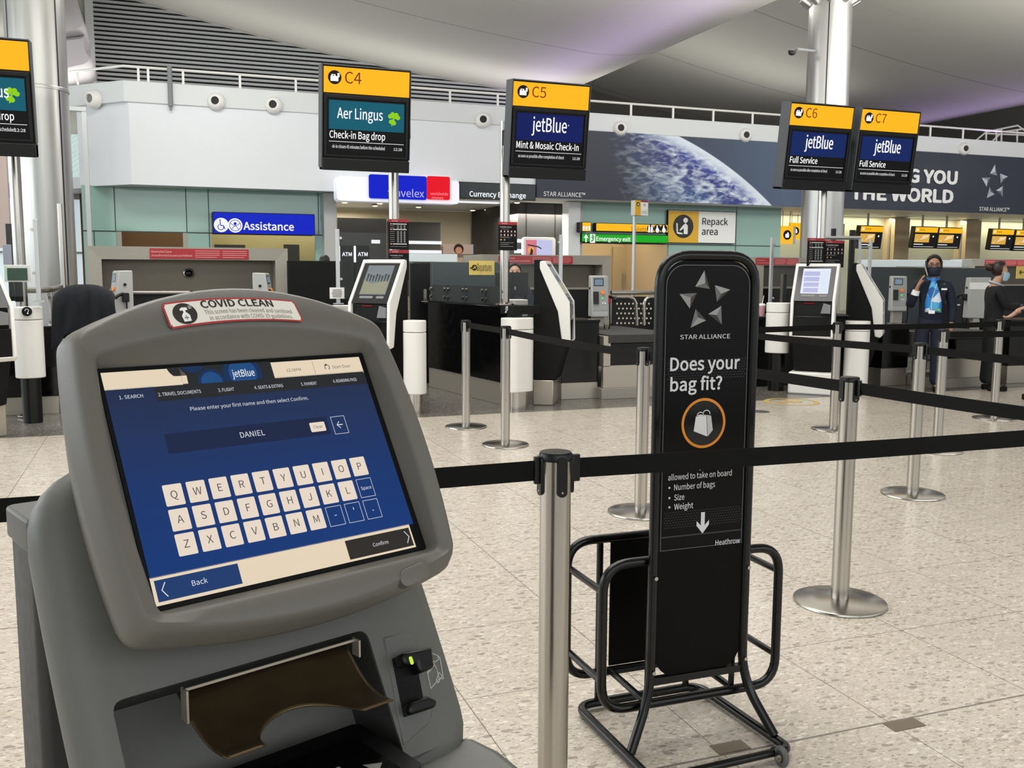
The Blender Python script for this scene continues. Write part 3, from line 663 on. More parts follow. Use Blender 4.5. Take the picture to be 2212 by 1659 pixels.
t = E('advert_screen', (XA(1165, 28.6), 28.6, 0), 'advert screen in a thick white frame before the charcoal cladding', 'screen')
a, b = atY(1131, 512, 28.6), atY(1200, 560, 28.6)
MB(white).rbox(a.x, b.x, 28.6, 28.8, b.z-.2, a.z, .1, 'y').box(a.x+.3, b.x-.3, 28.65, 28.75, 0, b.z-.1).build('frame', t, world=True, bev=.01)
mb = MB(glow('ad_lilac', '#c3c4ea')); p, q = atY(1136, 518, 28.58), atY(1193, 555, 28.58); mb.box(p.x, q.x, 28.58, 28.6, q.z, p.z); mb.use(glow('ad_pink', '#d8707e')); m_ = atY(1159, 536, 28.58); mb.box(p.x, m_.x, 28.575, 28.58, q.z, p.z)
mb.use(glow('ad_orange', '#e8a04a')); c = atY(1147, 541, 28.57); mb.disc(c, X_, Z_, .12, 16); mb.use(scrblk); mb.quad(*[c+V((x, -.003, z)) for x, z in ((-.06, -.2), (.03, -.25), (.08, .0), (.0, .08))]); pl(mb, c, [(-.12, .18), (.25, .12), (.36, .06)], .04)
mb.build('picture', t, world=True, smooth=False)
# downlights in the shop ceiling
for i, (u, v) in enumerate(((733, 456), (752, 451), (747, 464), (812, 459), (833, 455), (797, 469), (822, 467), (905, 457), (910, 464), (958, 459), (1021, 453), (1052, 452), (1116, 461), (1063, 455))):
    p = atZ(u, v, ZB-0.005)
    if p.y < 28.2 or p.y > 33.6: p = V((p.x if abs(p.x) < 40 else 5, 28.6+(i % 4)*1.1, ZB)); p.x = XA(u, p.y)
    t = E('ceiling_downlight', (p.x, p.y, ZB), 'small round downlight shining in the pale ceiling of the exchange office', 'downlight', 'shop ceiling downlights')
    MB(steel).lathe([(.13, 0), (.13, -.02), (.1, -.02), (.1, 0)], seg=20).build('trim', t)
    MB(glow('downlight_glow', '#ffe9b8', 3.0)).lathe([(.098, -.03), (.05, -.05), (.01, -.052)], seg=18).build('lamp', t)
p0, p1 = atZ(955, 456, ZB-.01), atZ(1077, 461, ZB-.01)
tag(MB(gw).box(XA(960, 29.2), XA(1077, 29.2), 29.1, 29.35, ZB-.03, ZB).build('light_strip'), 'long white lit strip in the exchange office ceiling', 'light')

# ================================================================== HANGING DESK SIGNS
HT, HB = 0.94, 0.0        # sign height
def desk_sign(name, uL, uR, no, brand, l1, l2, label):
    """face bottom edge at plane Y=9.1, leaning forward; local x right, y back, z up along the face"""
    Ys = 9.1; tilt = R(7)
    xl, xr = XA(uL, Ys-0.06), XA(uR, Ys-0.06); w = xr-xl
    t = E(name, ((xl+xr)/2, Ys, 2.35), label, 'sign', 'desk signs on steel poles')
    M0 = Matrix.Rotation(tilt, 4, 'X'); h = w/2
    mb = MB(greyd, M0); mb.box(-h, h, 0.02, 0.17, 0.0, HT); mb.box(-h, h, -0.015, 0.19, 0.0, 0.11); mb.build('housing', t, bev=.006)
    mb = MB(mat('sign_side_grey', '#43464b', .5), M0); mb.box(-h-.012, -h, 0.0, 0.17, 0.02, HT+.01); mb.box(h, h+.006, 0.0, 0.16, 0.12, HT); mb.box(-h, h, .0, .16, HT, HT+.01); mb.build('side_panel', t, bev=.003)
    mb = MB(gy, M0); mb.box(-h+.012, h-.012, 0.004, 0.02, 0.70, HT-.012); y = 0.003
    bag_icon(mb, (-h+.11, y, 0.835), M0.to_3x3() @ X_ if 0 else X_, Z_, .062, gblk_g, gdigit)
    mb.use(brn)
    if no != 'C3': mb.text(no, (-h+.205, y, .79), X_, Z_, size=.145)
    mb.build('number_panel', t, smooth=False)
    mb = MB(greyd, M0); mb.box(-h+.012, h-.012, -.004, .02, .125, .145); mb.box(-h+.012, h-.012, -.004, .02, .655, .685); mb.box(-h+.012, -h+.04, -.004, .02, .145, .655); mb.box(h-.04, h-.012, -.004, .02, .145, .655); mb.build('screen_frame', t, bev=.004)
    y = .012; mb = MB(scrblk, M0); mb.box(-h+.04, h-.04, y, .02, .145, .655)
    a, b = -h+.06, h-.055
    mb.use(gteal if brand == 0 else (gnavy if brand == 1 else gnavy2)).box(a, b, y-.003, y, .375, .635)
    mb.use(gdigit)
    if brand == 0:
        mb.text('Aer Lingus', (a+.075, y-.005, .475), X_, Z_, w=.43, bold=.008, h=.135)
        mb.use(glime); c = V((b-.10, y-.005, .5))
        for q in (35, 130, 250): 
            d = V((math.cos(R(q)), 0, math.sin(R(q)))); n = V((-d.z, 0, d.x))
            for s in (-1, 1): mb.disc(c+d*.038+n*(s*.015), X_, Z_, .021, 12)
            mb.quad(c, c+d*.036+n*.034, c+d*.05, c+d*.036-n*.034)
        pl(mb, c, [(0, 0), (-.012, -.04), (-.02, -.068)], .01, 0)
        mb.use(gdigit)
    else:
        mb.text('jetBlue', (a+.16 if brand == 1 else a+.18, y-.005, .465), X_, Z_, w=.38, bold=.006, h=.19)
        mb.disc((a+.56, y-.005, .54), X_, Z_, .006, 8)
    mb.text(l1, (a+.005, y-.003, .295), X_, Z_, size=.088, w=min(.70, .031*len(l1)), h=.092, bold=.012)
    mb.box(a, b, y-.002, y, .262, .266)
    mb.text(l2, (a+.03, y-.003, .205), X_, Z_, w=.50, h=.042); mb.text('12:28', (b-.015, y-.003, .205), X_, Z_, size=.036, align='R')
    mb.build('screen', t, smooth=False)
    MB(greyd, M0).rbox(-.18, .18, .17, .26, .2, .7, .02, 'y').build('rear_housing', t)
    px_ = {'C4': P4x, 'C5': None, 'C3': P3x}.get(no)
    if px_ is not None: MB(greyd).box(px_-(xl+xr)/2-.05, px_-(xl+xr)/2+.05, .16, (9.74 if no == 'C4' else 10.06)-Ys, .35, .50).build('bracket', t)
    elif no == 'C5': MB(greyd).box(P5x-(xl+xr)/2-.05, P5x-(xl+xr)/2+.05, .16, .28, .35, .5).build('bracket', t)
    return t
P4x, P5x, P3x = XA(852, 9.78), XA(1090, 9.42), XA(44, 10.1)
gblk_g = glow('glow_blackdisc', '#150805'); brn = glow('glow_brown', '#7a1f06'); gnavy2 = glow('glow_navy_blue', '#06215e')
s4 = 'ck-in closes 45 minutes before the scheduled'; s5 = 'as soon as possible after completion of check'
desk_sign('desk_sign', 703, 888, 'C4', 0, 'Check-in Bag drop', s4, 'hanging desk sign C4 with a teal airline screen and yellow top')
desk_sign('desk_sign', 1103, 1266, 'C5', 1, 'Mint & Mosaic Check-In', s5, 'hanging desk sign C5 with a navy airline screen and yellow top')
desk_sign('desk_sign', 1690, 1824, 'C6', 2, 'Full Service', s5, 'hanging desk sign C6, left one of the pair before the right column')
desk_sign('desk_sign', 1840, 1964, 'C7', 2, 'Full Service', s5, 'hanging desk sign C7, right one of the pair before the right column')
desk_sign('desk_sign', -125, 90, 'C3', 0, 'Check-in Bag drop', s4, 'desk sign with a teal screen cut by the left edge of the picture')
# poles under the signs, with black notice boards
def pole(u, Y, lb, zt=2.95, z0=0.0):
    x = XA(u, Y); t = E('sign_pole', (x, Y, z0), lb, 'pole', 'steel poles that carry the desk signs')
    MB(steel).cyl((0, 0, 0), (0, 0, zt-z0), .052, seg=28).build('tube', t); MB(steel).lathe([(.10, 0), (.10, .012), (.06, .03)], seg=28).build('foot', t)
    return x
P4 = pole(852, 9.78, 'steel pole under the C4 desk sign'); P5 = pole(1090, 9.42, 'steel pole under the C5 desk sign', z0=1.066)
P6 = pole(1770, 9.42, 'steel pole under the C6 and C7 desk signs, before the right column'); P3 = pole(44, 10.1, 'steel pole under the desk sign at the left edge', z0=.01)
tag(MB(greyd).box(XA(1826, 9.34)-.45, XA(1826, 9.34)+.5, 9.27, 9.365, 2.9, 3.0).build('sign_crossbar'), 'dark bar joining the C6 and C7 desk signs to their pole', 'bracket')
def notice(u0, v0, u1, v1, Y, lb, grid):
    a, b = atY(u0, v0, Y), atY(u1, v1, Y); w, h = b.x-a.x, a.z-b.z
    t = E('notice_board', ((a.x+b.x)/2, Y, b.z), lb, 'notice board', 'black notice boards on poles')
    MB(blackm).box(-w/2, w/2, 0, .015, 0, h).build('board', t, bev=.002)
    mb = MB(red).box(-w/2, w/2, -.002, 0, h*.9, h); mb.use(wht).text('Security', (-w/2+.035, -.004, h*.925), X_, Z_, size=h*.055)
    if grid:
        mb.text('Forbidden items', (-w/2+.015, -.003, h*.80), X_, Z_, w=w*.62)
        mb.use(gry).box(-w/2+.03, w*.05, -.002, 0, h*.745, h*.755)
        for r in range(2):
            for k in range(5):
                c = (-w/2+w*(.13+.185*k), -.003, h*(.67-.13*r)); mb.use(red if (k+r) % 2 else gry).disc(c, X_, Z_, h*.034, 12); mb.use(wht).disc((c[0], -.004, c[2]), X_, Z_, h*.02, 8); mb.use(gry).box(c[0]-.011, c[0]+.011, -.002, 0, c[2]-h*.055, c[2]-h*.048)
        for k, m in enumerate((yel, gry)): mb.use(m).disc((-w/2+w*(.13+.185*k), -.003, h*.37), X_, Z_, h*.03, 10)
        mb.use(gry)
        for z, q in ((.45, .5), (.26, .7), (.2, .45), (.13, .7)): mb.box(-w/2+.02, -w/2+.02+w*q, -.002, 0, h*z, h*z+.004)
    else:
        for k, z in enumerate((.84, .66, .18)):
            mb.use(red).disc((-w/2+w*.12, -.003, h*z), X_, Z_, h*.032, 12); mb.use(wht).disc((-w/2+w*.12, -.004, h*z), X_, Z_, h*.018, 8); mb.box(-w/2+w*.2, w/2-w*.1, -.002, 0, h*z-.004, h*z+.004)
        mb.use(gry)
        for k in range(9):
            z = .78-.065*k
            if k in (2,): continue
            mb.box(-w/2+w*.08, -w/2+w*.3, -.002, 0, h*z-.002, h*z+.002)
            for c in (.42, .58, .75): mb.box(-w/2+w*c, -w/2+w*(c+.09), -.002, 0, h*z-.008, h*z+.004)
        mb.box(-w/2+.02, w/2-.02, -.002, 0, h*.09, h*.1)
    mb.build('print', t, smooth=False)
YN = 9.70
notice(839, 473, 883, 539, YN, 'black notice board with a red top on the C4 pole, the upper one', False)
notice(840, 540, 884, 605, YN, 'black notice board with a red top on the C4 pole, behind the kiosk top', True)
notice(1077, 479, 1117, 541, 9.34, 'black notice board of small pictograms on the C5 pole', True)
notice(1746, 514, 1780, 575, 9.34, 'black notice board with tables on the C6 pole', False)
notice(1783, 519, 1822, 578, 9.36, 'black notice board of small pictograms beside the C6 pole', True)
# ================================================================== GREY SELF-SERVICE KIOSK (nearest)
KA, KR = R(21.25), R(30.9); KO = V((0.1205, 1.1285, 0)); KZ = 1.174
ksk = E('check_in_kiosk', KO, 'big grey self-service check-in kiosk with a blue keyboard screen, nearest the viewer', 'kiosk', None, KA)
sr_, cr_ = math.sin(KR), math.cos(KR)
def K(s, t, n=0.0): return V((s, t*sr_-n*cr_, KZ+t*cr_+n*sr_))
KT, KN = V((0, sr_, cr_)), V((0, -cr_, sr_))
KM = Matrix.Translation(KO) @ Matrix.Rotation(KA, 4, 'Z'); KMi = KM.inverted()
def KP(u, v, n=0.0):                       # the point on the kiosk's face plane seen at a pixel, kiosk coordinates
    o = KM @ K(0, 0, n); nn = (KM.to_3x3() @ KN)
    return KMi @ onplane(u, v, o, nn)
def outline(wt, tt, at_, wb, tb, ab, bs, rc, seg=16, cs=5, x0=0.0):
    """closed loop of a bowed four-sided shape, counter-clockwise from bottom left, as (s,t)"""
    cor = [(-wb, tb), (wb, tb), (wt, tt), (-wt, tt)]
    bow = [V((0, -ab)), V((bs, 0)), V((0, at_)), V((-bs, 0))]
    sides = []
    for i in range(4):
        a, b = V(cor[i]), V(cor[(i+1) % 4])
        f = lambda q, a=a, b=b, w=bow[i]: a.lerp(b, q)+w*(4*q*(1-q))
        ln_ = (b-a).length; e = rc/ln_
        sides.append([f(e+(1-2*e)*k/seg) for k in range(seg+1)])
    out = []
    for i in range(4):
        out += sides[i]
        p, q, c = sides[i][-1], sides[(i+1) % 4][0], V(cor[(i+1) % 4])
        out += [(1-k/cs)**2*p+2*(k/cs)*(1-k/cs)*c+(k/cs)**2*q for k in range(1, cs)]
    return [(x+x0, y) for x, y in out]
OUT = lambda d, rc: outline(.203-d, .178-d, .056, .203-d, -.167+d, .026, .013, rc)
def lp(o, n): return [K(s, t, n) for s, t in o]
# head shell
mb = MB(kgrey)
loops = [lp(OUT(.05, .016), -.12), lp(OUT(.02, .016), -.09), lp(OUT(.004, .016), -.03), lp(OUT(0, .016), -.012), lp(OUT(.0008, .016), -.002), lp(OUT(.0065, .015), .017), lp(OUT(.0105, .014), .0265), lp(OUT(.0145, .013), .0295)]
OPN = lambda d, rc: outline(.176-d, .143-d, .025, .174-d, -.146+d, .002, .008, rc)
loops += [lp(OPN(-.006, .01), .0255), lp(OPN(-.002, .01), .0235), lp(OPN(0, .01), .020), lp(outline(.1725, .1385, 0, .1725, -.1385, 0, 0, .004), -.002)]
mb.loft(loops, cap0=True); mb.build('head', ksk, ang=50)
# oval button cover low on the rim
mb = MB(kgrey)
c = KP(897, 1240, .0295); cs_, ct_ = c.x, (c.z-KZ-.0295*sr_)/cr_
def oval(w, h, n, sl=.0): return [K(cs_+x, ct_+y+x*sl, n) for x, y in rrect(-w/2, w/2, -h/2, h/2, h/2, 8)]
mb.loft([oval(.044, .021, .018, .14), oval(.044, .021, .0296, .14), oval(.042, .019, .0303, .14)], False, True); mb.build('button_cover', ksk)
# screen with the page it shows
sb_ = glow('ui_black', '#060607'); sblu = bpy.data.materials.new('ui_blue_page'); sblu.use_nodes = True; nt = sblu.node_tree; N, L = nt.nodes, nt.links
tcu = nd('ShaderNodeTexCoord'); sxu = nd('ShaderNodeSeparateXYZ'); L.new(tcu.outputs['Object'], sxu.inputs[0])
f = mth('DIVIDE', mth('SUBTRACT', sxu.outputs[2], 1.06), 0.21)
g = ramp(f, (0.0, lin('#1b4187')), (0.45, lin('#213f7a')), (0.85, lin('#2b3a60')), (1.0, lin('#2c3655')))
P_ = N['Principled BSDF']; P_.inputs['Base Color'].default_value = lin('#080808'); P_.inputs['Roughness'].default_value = 0.3; L.new(g, P_.inputs['Emission Color']); P_.inputs['Emission Strength'].default_value = 0.8; P_.inputs['Specular IOR Level'].default_value = 0.06
scream = glow('ui_cream', '#e9d8bd', 0.95); stop_ = glow('ui_dark_bar', '#26282b'); sdk = glow('ui_field', '#1b2748', .9); skey = glow('ui_key', '#ecdccb', 0.95); stx = glow('ui_white_text', '#d9dde2'); sink = glow('ui_ink', '#4a4a4e'); sbub = glow('ui_bubble', '#1f4b80'); sbub2 = glow('ui_bubble_dark', '#163055'); sbtn = glow('ui_button_blue', '#1c3a6c'); sbtn2 = glow('ui_button_dark', '#2e2a27')
mb = MB(sb_)
def R4(x0, x1, y0, y1, n): mb.quad(K(x0/1000, y0/1000, n), K(x1/1000, y0/1000, n), K(x1/1000, y1/1000, n), K(x0/1000, y1/1000, n))
def RR(x0, x1, y0, y1, r, n): mb.add([K(x/1000, y/1000, n) for x, y in rrect(x0, x1, y0, y1, r, 3)], [tuple(range(16))])
e1, e2, e3, e4 = .0004, .0008, .0012, .0016
R4(-172.4, 172.4, -138.4, 138.4, 0)
mb.use(sblu); R4(-168, 165, -104, 112, e1); R4(-168, -114, 110, 113, e1)
mb.use(scream); R4(-168, -74, 111.5, 133, e1); R4(31, 165, 109, 132.5, e1); R4(-168.5, 158, -133.5, -103, e1)
mb.use(stop_); R4(-114, 164, 93, 110.5, e2); R4(-80, 36, 110.5, 134, e2)
mb.use(scream).add([K(x/1000, y/1000, e3) for x, y in ((-80, 133), (-80, 112), (-74, 112), (-73.5, 122))], [(0, 1, 2, 3)])
def bub(x, y, r, m, n, cut=110.5):
    mb.use(m); pts = [(x+r*math.cos(R(a)), y+r*math.sin(R(a))) for a in range(0, 360, 12)]
    mb.add([K(px/1000, min(133.5, max(cut, py))/1000, n) for px, py in pts], [tuple(range(30))])
bub(-76, 137, 19, stop_, e3, 122.5); bub(-64, 140, 15, sbub2, e3+.0001, 111); bub(-45, 112, 17, sbub2, e3); bub(-45, 112, 13, sbub, e3+.0001); bub(-4, 121, 25, sbub2, e3+.0001); bub(-4, 121, 18, sbub, e4)
def TX(s, x, y, size=None, m=stx, al='C', w=None, bold=0.0, n=.002, h=None):
    mb.use(m).text(s, K(x/1000, y/1000, n), X_, KT, size=None if w else size/1000, w=None if not w else w/1000, h=None if not h else h/1000, align=al, bold=bold)
TX('jetBlue', -4, 115.5, w=29, bold=.012, h=13); TX('12:28PM', 64, 117.5, w=20, m=sink); TX('Start Over', 133, 117.5, w=27, m=sink)
mb.use(sink).disc(K(.112, .120, .002), X_, KT, .0038, 20, .0028, -60, 230); R4(92.6, 93.0, 112, 130, .002)
mb.quad(K(.1085, .1235, .002), K(.1125, .1255, .002), K(.1115, .1215, .002))
for s, x, y, w in (('1. SEARCH', -142, 100.5, 26), ('2. TRAVEL DOCUMENTS', -87, 100.2, 50), ('3. FLIGHT', -31, 99.6, 20), ('4. SEATS & EXTRAS', 24, 99, 38), ('5. PAYMENT', 79, 98.4, 22), ('6. BOARDING PASS', 132, 99, 35)): TX(s, x, y-1.5, w=w, h=6.0)
TX('Please enter your first name and then select Confirm.', -4, 77.5, w=152)
mb.use(sdk); R4(-116.5, 89, 29, 53, e2); TX('DANIEL', -14, 37.5, w=31)
mb.use(skey); RR(63, 84, 34, 46.5, 1.5, e3); TX('Clear', 73.5, 38.2, w=13, m=sink)
def ring(x0, x1, y0, y1, t=.55):
    mb.use(stx); R4(x0, x1, y0, y0+t, e3); R4(x0, x1, y1-t, y1, e3); R4(x0, x0+t, y0, y1, e3); R4(x1-t, x1, y0, y1, e3)
ring(94.5, 114.5, 27.5, 51.5)
mb.use(stx); R4(100.5, 108.5, 38.9, 40.1, .002)
for sg in (1, -1): mb.quad(K(.0998, .0395, .002), K(.1008, .0395, .002), K(.1048, .0395+sg*.0042, .002), K(.1040, .0395+sg*.0048, .002))
for r, (row, y) in enumerate((('QWERTYUIOP', -18.5), ('ASDFGHJKL', -47), ('ZXCVBNM', -75))):
    for k, ch in enumerate(row):
        x = -122.5+26.2*k; mb.use(skey); RR(x-10.6, x+10.6, y-12.3, y+12.3, 1.4, e3); TX(ch, x, y-4.2, size=12.5, m=sink)
ring(102.7, 124, -59.3, -35); TX('Space', 113.3, -49.5, w=15)
for k, ch in ((7, '-'), (8, '\''), (9, '.')): x = -122.5+26.2*k; ring(x-10.6, x+10.6, -87.5, -63); TX(ch, x, -78, size=12)
mb.use(sbtn); R4(-165, -73, -130, -107, e2); TX('Back', -119, -121, w=17); mb.use(sbtn2); R4(63, 155.5, -131, -107.5, e2); TX('Confirm', 109, -122, w=22)
def chev(x, y, sg, m=stx):
    mb.use(m)
    for q in (1, -1): mb.quad(*[K((x+a)/1000, (y+b)/1000, .002) for a, b in ((0, 0), (sg*5, q*8), (sg*5.9, q*7.6), (sg*1.2, 0))])
chev(-160, -118.5, 1); chev(152, -119, -1)
mb.build('screen', ksk, smooth=False)
# cleaning notice stuck on the top of the rim
mb = MB(mat('sticker_red', '#b4343c', 0.5)); n0 = .0300
tl, tr_, br, bl = [KP(*p, n0) for p in ((347, 656), (634, 650), (657, 696), (369, 712))]
def SQ(a, b, e=0.0):                     # bilinear on the sticker, with a slight bow
    p = bl.lerp(br, a).lerp(tl.lerp(tr_, a), b); return p+KT*(.006*4*a*(1-a))+KN*(e+.0004)
def srect(a0, a1, b0, b1, r, e, k=8):
    w, h = .176, .034
    P = rrect(a0*w, a1*w, b0*h, b1*h, r, k); mb.add([SQ(x/w, y/h, e) for x, y in P]+[], [tuple(range(len(P)))])
def sgrid(a0, a1, b0, b1, e, n=14):
    vs = [SQ(a0+(a1-a0)*i/n, b, e) for b in (b0, b1) for i in range(n+1)]; mb.add(vs, [(i, i+1, n+2+i, n+1+i) for i in range(n)])
sgrid(.012, .988, 0, 1, 0); sgrid(0, .012, .09, .91, 0, 1); sgrid(.988, 1, .09, .91, 0, 1)
mb.use(mat('sticker_paper', '#eae6da', 0.5)); sgrid(.02, .98, .07, .93, .0003); sgrid(.012, .02, .14, .86, .0003, 1); sgrid(.98, .988, .14, .86, .0003, 1)
sk = mat('sticker_ink', '#2a2422', 0.5)
def stext(s, a, b, w, h, bold=0):
    vs, fs = text_mesh(s, bold); x0, x1 = min(v.x for v in vs), max(v.x for v in vs); k = w/(x1-x0)
    for i_, (bx_, by_) in enumerate(((0, 0),) if not bold else ((0, 0), (bold, 0), (-bold, 0), (0, bold), (0, -bold))): mb.add([SQ(a+(v.x+bx_-x0)*k, b+(v.y+by_)*h, .0006+.00004*i_) for v in vs], fs)
mb.use(sk); stext('COVID CLEAN', .27, .63, .54, .40, .03)
mb.use(mat('sticker_ink_grey', '#7a736b', 0.5)); stext('This screen has been cleaned and sanitised', .275, .36, .66, .25); stext('in accordance with COVID-19 guidelines.', .295, .12, .63, .25)
mb.use(sk); ca, cb = .135, .49; mb.add([SQ(ca+.085*math.cos(R(q)), cb+.41*math.sin(R(q)), .0006) for q in range(0, 360, 12)], [tuple(range(30))])
mb.use(wht)
def spoly(pts): mb.add([SQ(ca+x*.085, cb+y*.41, .0009) for x, y in pts], [tuple(range(len(pts)))])
spoly([(-.3, -.75), (.3, -.75), (.34, -.2), (.16, .08), (-.16, .08), (-.34, -.2)]); spoly([(-.1, .08), (.1, .08), (.1, .3), (-.1, .3)]); spoly([(-.3, .3), (.3, .3), (.3, .55), (-.1, .6), (-.35, .45)])
for y in (.62, .5, .38): spoly([(.42, y), (.7, y+.06), (.7, y+.1), (.42, y+.04)])
mb.use(sk); spoly([(-.05, -.6), (.05, -.6), (.05, -.2), (-.05, -.2)]); spoly([(-.18, -.45), (.18, -.45), (.18, -.35), (-.18, -.35)])
mb.build('notice_sticker', ksk, smooth=False)
# body behind and below the head
BO = lambda d, rc: outline(.232-d, .045-d, .055, .232-d, -.395+d, 0, .004, rc, x0=-.008)
hole = outline(.157, -.203, 0, .157, -.375, 0, 0, .014, x0=-.046)
mb = MB(kgrey2)
mb.loft([lp(BO(.02, .06), -.185), lp(BO(.006, .06), -.16), lp(BO(0, .06), -.13), lp(BO(.003, .06), -.112), lp(BO(.012, .05), -.098), lp(BO(.028, .04), -.092), lp(hole, -.092)], cap0=True)
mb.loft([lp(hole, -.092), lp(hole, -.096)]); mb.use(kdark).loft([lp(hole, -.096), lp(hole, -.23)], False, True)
mb.build('body', ksk, ang=50)
# reader strip frame right of the recess
mb = MB(kgrey2)
P = [KP(u, v, -.0905) for u, v in ((828, 1377), (880, 1362), (893, 1368), (903, 1398), (938, 1520), (930, 1560), (872, 1612))]
mb.prism(P, -KN*.004); mb.build('reader_panel', ksk, bev=.002)
mb = MB(blackm); P = [KP(u, v, -.089) for u, v in ((847, 1422), (896, 1404), (921, 1535), (873, 1550))]; mb.prism(P, -KN*.01); mb.build('card_reader', ksk, bev=.002)
o = ksk.children[-1]
rd = [c for c in ksk.children if c.name.startswith('card_reader')][0]
mb = MB(black); P = [KP(u, v, -.084) for u, v in ((848, 1420), (915, 1405), (921, 1450), (889, 1462), (883, 1440), (856, 1446))]; mb.prism(P, KN*.022); mb.build('upper_jaw', rd, bev=.004)
mb = MB(black); P = [KP(u, v, -.084) for u, v in ((868, 1524), (912, 1508), (932, 1518), (930, 1532), (872, 1550))]; mb.prism(P, KN*.016); mb.build('lower_jaw', rd, bev=.004)
mb = MB(glow('led_green', '#b8d84a', 1.2)); c = KP(888, 1427, -.061); mb.prism([c+X_*x+KT*y for x, y in rrect(-.0022, .0022, -.005, .005, .002, 4)], KN*.0012); mb.build('indicator_light', rd)
# white line drawing of a card beside the reader
mb = MB(mat('icon_line', '#b9bbb6', 0.5))
def lines(pts, w=.0011, n=-.0915):
    P = [KP(u, v, n) for u, v in pts]
    for a, b in zip(P, P[1:]):
        d = (b-a).normalized(); q = d.cross(KN).normalized()*w/2; mb.quad(a-q, b-q, b+q, a+q)
for pts in ([(930, 1410), (945, 1416), (950, 1420), (957, 1460), (949, 1467), (944, 1448)], [(930, 1410), (926, 1422), (940, 1430), (948, 1424), (945, 1416)], [(926, 1422), (930, 1438), (936, 1430), (944, 1446)], [(935, 1436), (923, 1452), (931, 1487), (949, 1466)], [(923, 1456), (939, 1436)], [(948, 1452), (957, 1462), (958, 1466), (952, 1466)], [(949, 1452), (942, 1470), (947, 1475), (953, 1462)]): lines(pts)
mb.build('card_icon', ksk, smooth=False)
# ticket tray of bronzed sheet with a thumb notch
mb = MB(brown); NX, NQ = 48, 10; vs = []
for j in range(NQ+1):
    for i in range(NX+1):
        f = i/NX; qm = 1.0; x = -.135+.213*f; k = (x+.028)/.062
        if abs(k) < 1: qm = 1-.50*math.sqrt(1-k*k)
        q = qm*j/NQ; y = -.030-.108*q; z = .944-.034*q-.016*math.sin(math.pi*q)
        vs.append((x*(1-.05*q), y, z))
mb.add(vs, [(j*(NX+1)+i, j*(NX+1)+i+1, (j+1)*(NX+1)+i+1, (j+1)*(NX+1)+i) for j in range(NQ) for i in range(NX)])
o = mb.build('ticket_tray', ksk, ang=60); md = o.modifiers.new('thick', 'SOLIDIFY'); md.thickness = .0016
mb = MB(steel2); mb.box(-.137, .080, -.052, -.050, .953, .956); mb.box(-.137, -.1345, -.06, -.045, .92, .956); mb.box(.078, .0805, -.06, -.045, .935, .956); mb.build('slot_rim', ksk)
# document scanner below the tray
mb = MB(black); mb.rbox(-.125, .085, -.185, -.045, .80, .845, .012, 'z'); mb.use(blackg).box(-.10, .06, -.175, -.075, .845, .8465); mb.build('document_scanner', ksk, bev=.003)
sc_ = ksk.children[-1]
mb = MB(glow('led_red', '#c8583c', .7))
for k in range(3): mb.disc((-.045+.006*k, -.10+.001*k, .8468), X_, Y_, .0018, 8)
mb.build('indicator_light', ksk, smooth=False)
mb = MB(gry)
for k, w in enumerate((3, 2, 4, 2, 3, 2, 5, 2, 3, 4)): mb.box(-.045+.0055*k, -.045+.0055*k+w*.001, -.16, -.125, .8466, .847)
mb.add([(.03, -.14, .847), (.05, -.15, .847), (.035, -.165, .847)], [(0, 1, 2)]); mb.build('printed_mark', ksk, smooth=False)
# lower shelf, pedestal, dark rear cabinet
mb = MB(kgrey2); mb.prism([(-.215, -.30, .775), (-.215, -.10, .80), (-.14, -.08, .80), (-.14, -.20, .79), (.105, -.20, .79), (.105, -.10, .80), (.222, -.09, .803), (.235, -.14, .797), (.235, -.28, .775)], (0, 0, -.06)); mb.build('lower_shelf', ksk, bev=.012)
mb = MB(kgrey2); mb.rbox(-.20, .19, -.19, .02, .012, .76, .05, 'z'); mb.build('pedestal', ksk, bev=.006)
mb = MB(kdark); mb.rbox(-.232, .216, .125, .218, .012, 1.085, .012, 'z'); mb.use(mat('cabinet_cap', '#53534f', .5)).rbox(-.236, .220, .12, .222, 1.085, 1.122, .012, 'z'); mb.build('rear_cabinet', ksk, bev=.004)
MB(blackm).rbox(-.27, .25, -.26, .25, 0, .014, .03).build('base_plate', ksk)

# ================================================================== BARRIER POSTS AND BELTS
def make_post(x, y, lab, r=.0375):
    t = E('barrier_post', (x, y, 0), lab, 'barrier post', 'steel belt barrier posts')
    MB(steel).lathe([(.192, 0), (.194, .004), (.192, .011), (.185, .014), (.08, .021), (.046, .024), (.01, .024)], seg=56).build('base', t)
    MB(steel).cyl((0, 0, .022), (0, 0, .965), r, seg=36).build('tube', t)
    MB(black).lathe([(r+.001, .955), (r+.0025, .957), (r+.0025, .970), (r-.001, .9755), (r-.008, .976), (.001, .9765)], seg=36).build('cap', t)
    for k in range(4):
        a = R(90*k); mb = MB(black, Matrix.Rotation(a, 4, 'Z')); mb.rbox(-.0125, .0125, -(r+.006), -r+.004, .872, .968, .011, 'y', 5)
        mb.use(steeld).cyl((0, -(r+.0065), .883), (0, -(r+.004), .883), .0028, seg=10); mb.build('belt_slot', t)
    return t
post0 = make_post(0.884, 2.062, 'steel barrier post nearest the viewer, between the grey kiosk and the bag gauge')
posts = {'F': (0.884, 2.062)}
def post(k, x, y, lab): posts[k] = (x, y); copy_thing(post0, (x, y, 0), 0, lab)
post('A', 2.605, 8.16, 'farther of the two steel barrier posts before the black counter, left of its pair')
post('B', 2.632, 7.19, 'nearer of the two steel barrier posts before the black counter, right of its pair')
post('S', 2.63, 4.86, 'steel barrier post mostly hidden behind the bag gauge sign')
post('C', 2.705, 3.20, 'large steel barrier post right of the bag gauge, its round base in full view')
post('D', 4.50, 4.69, 'steel barrier post behind the large one, before the standing woman')
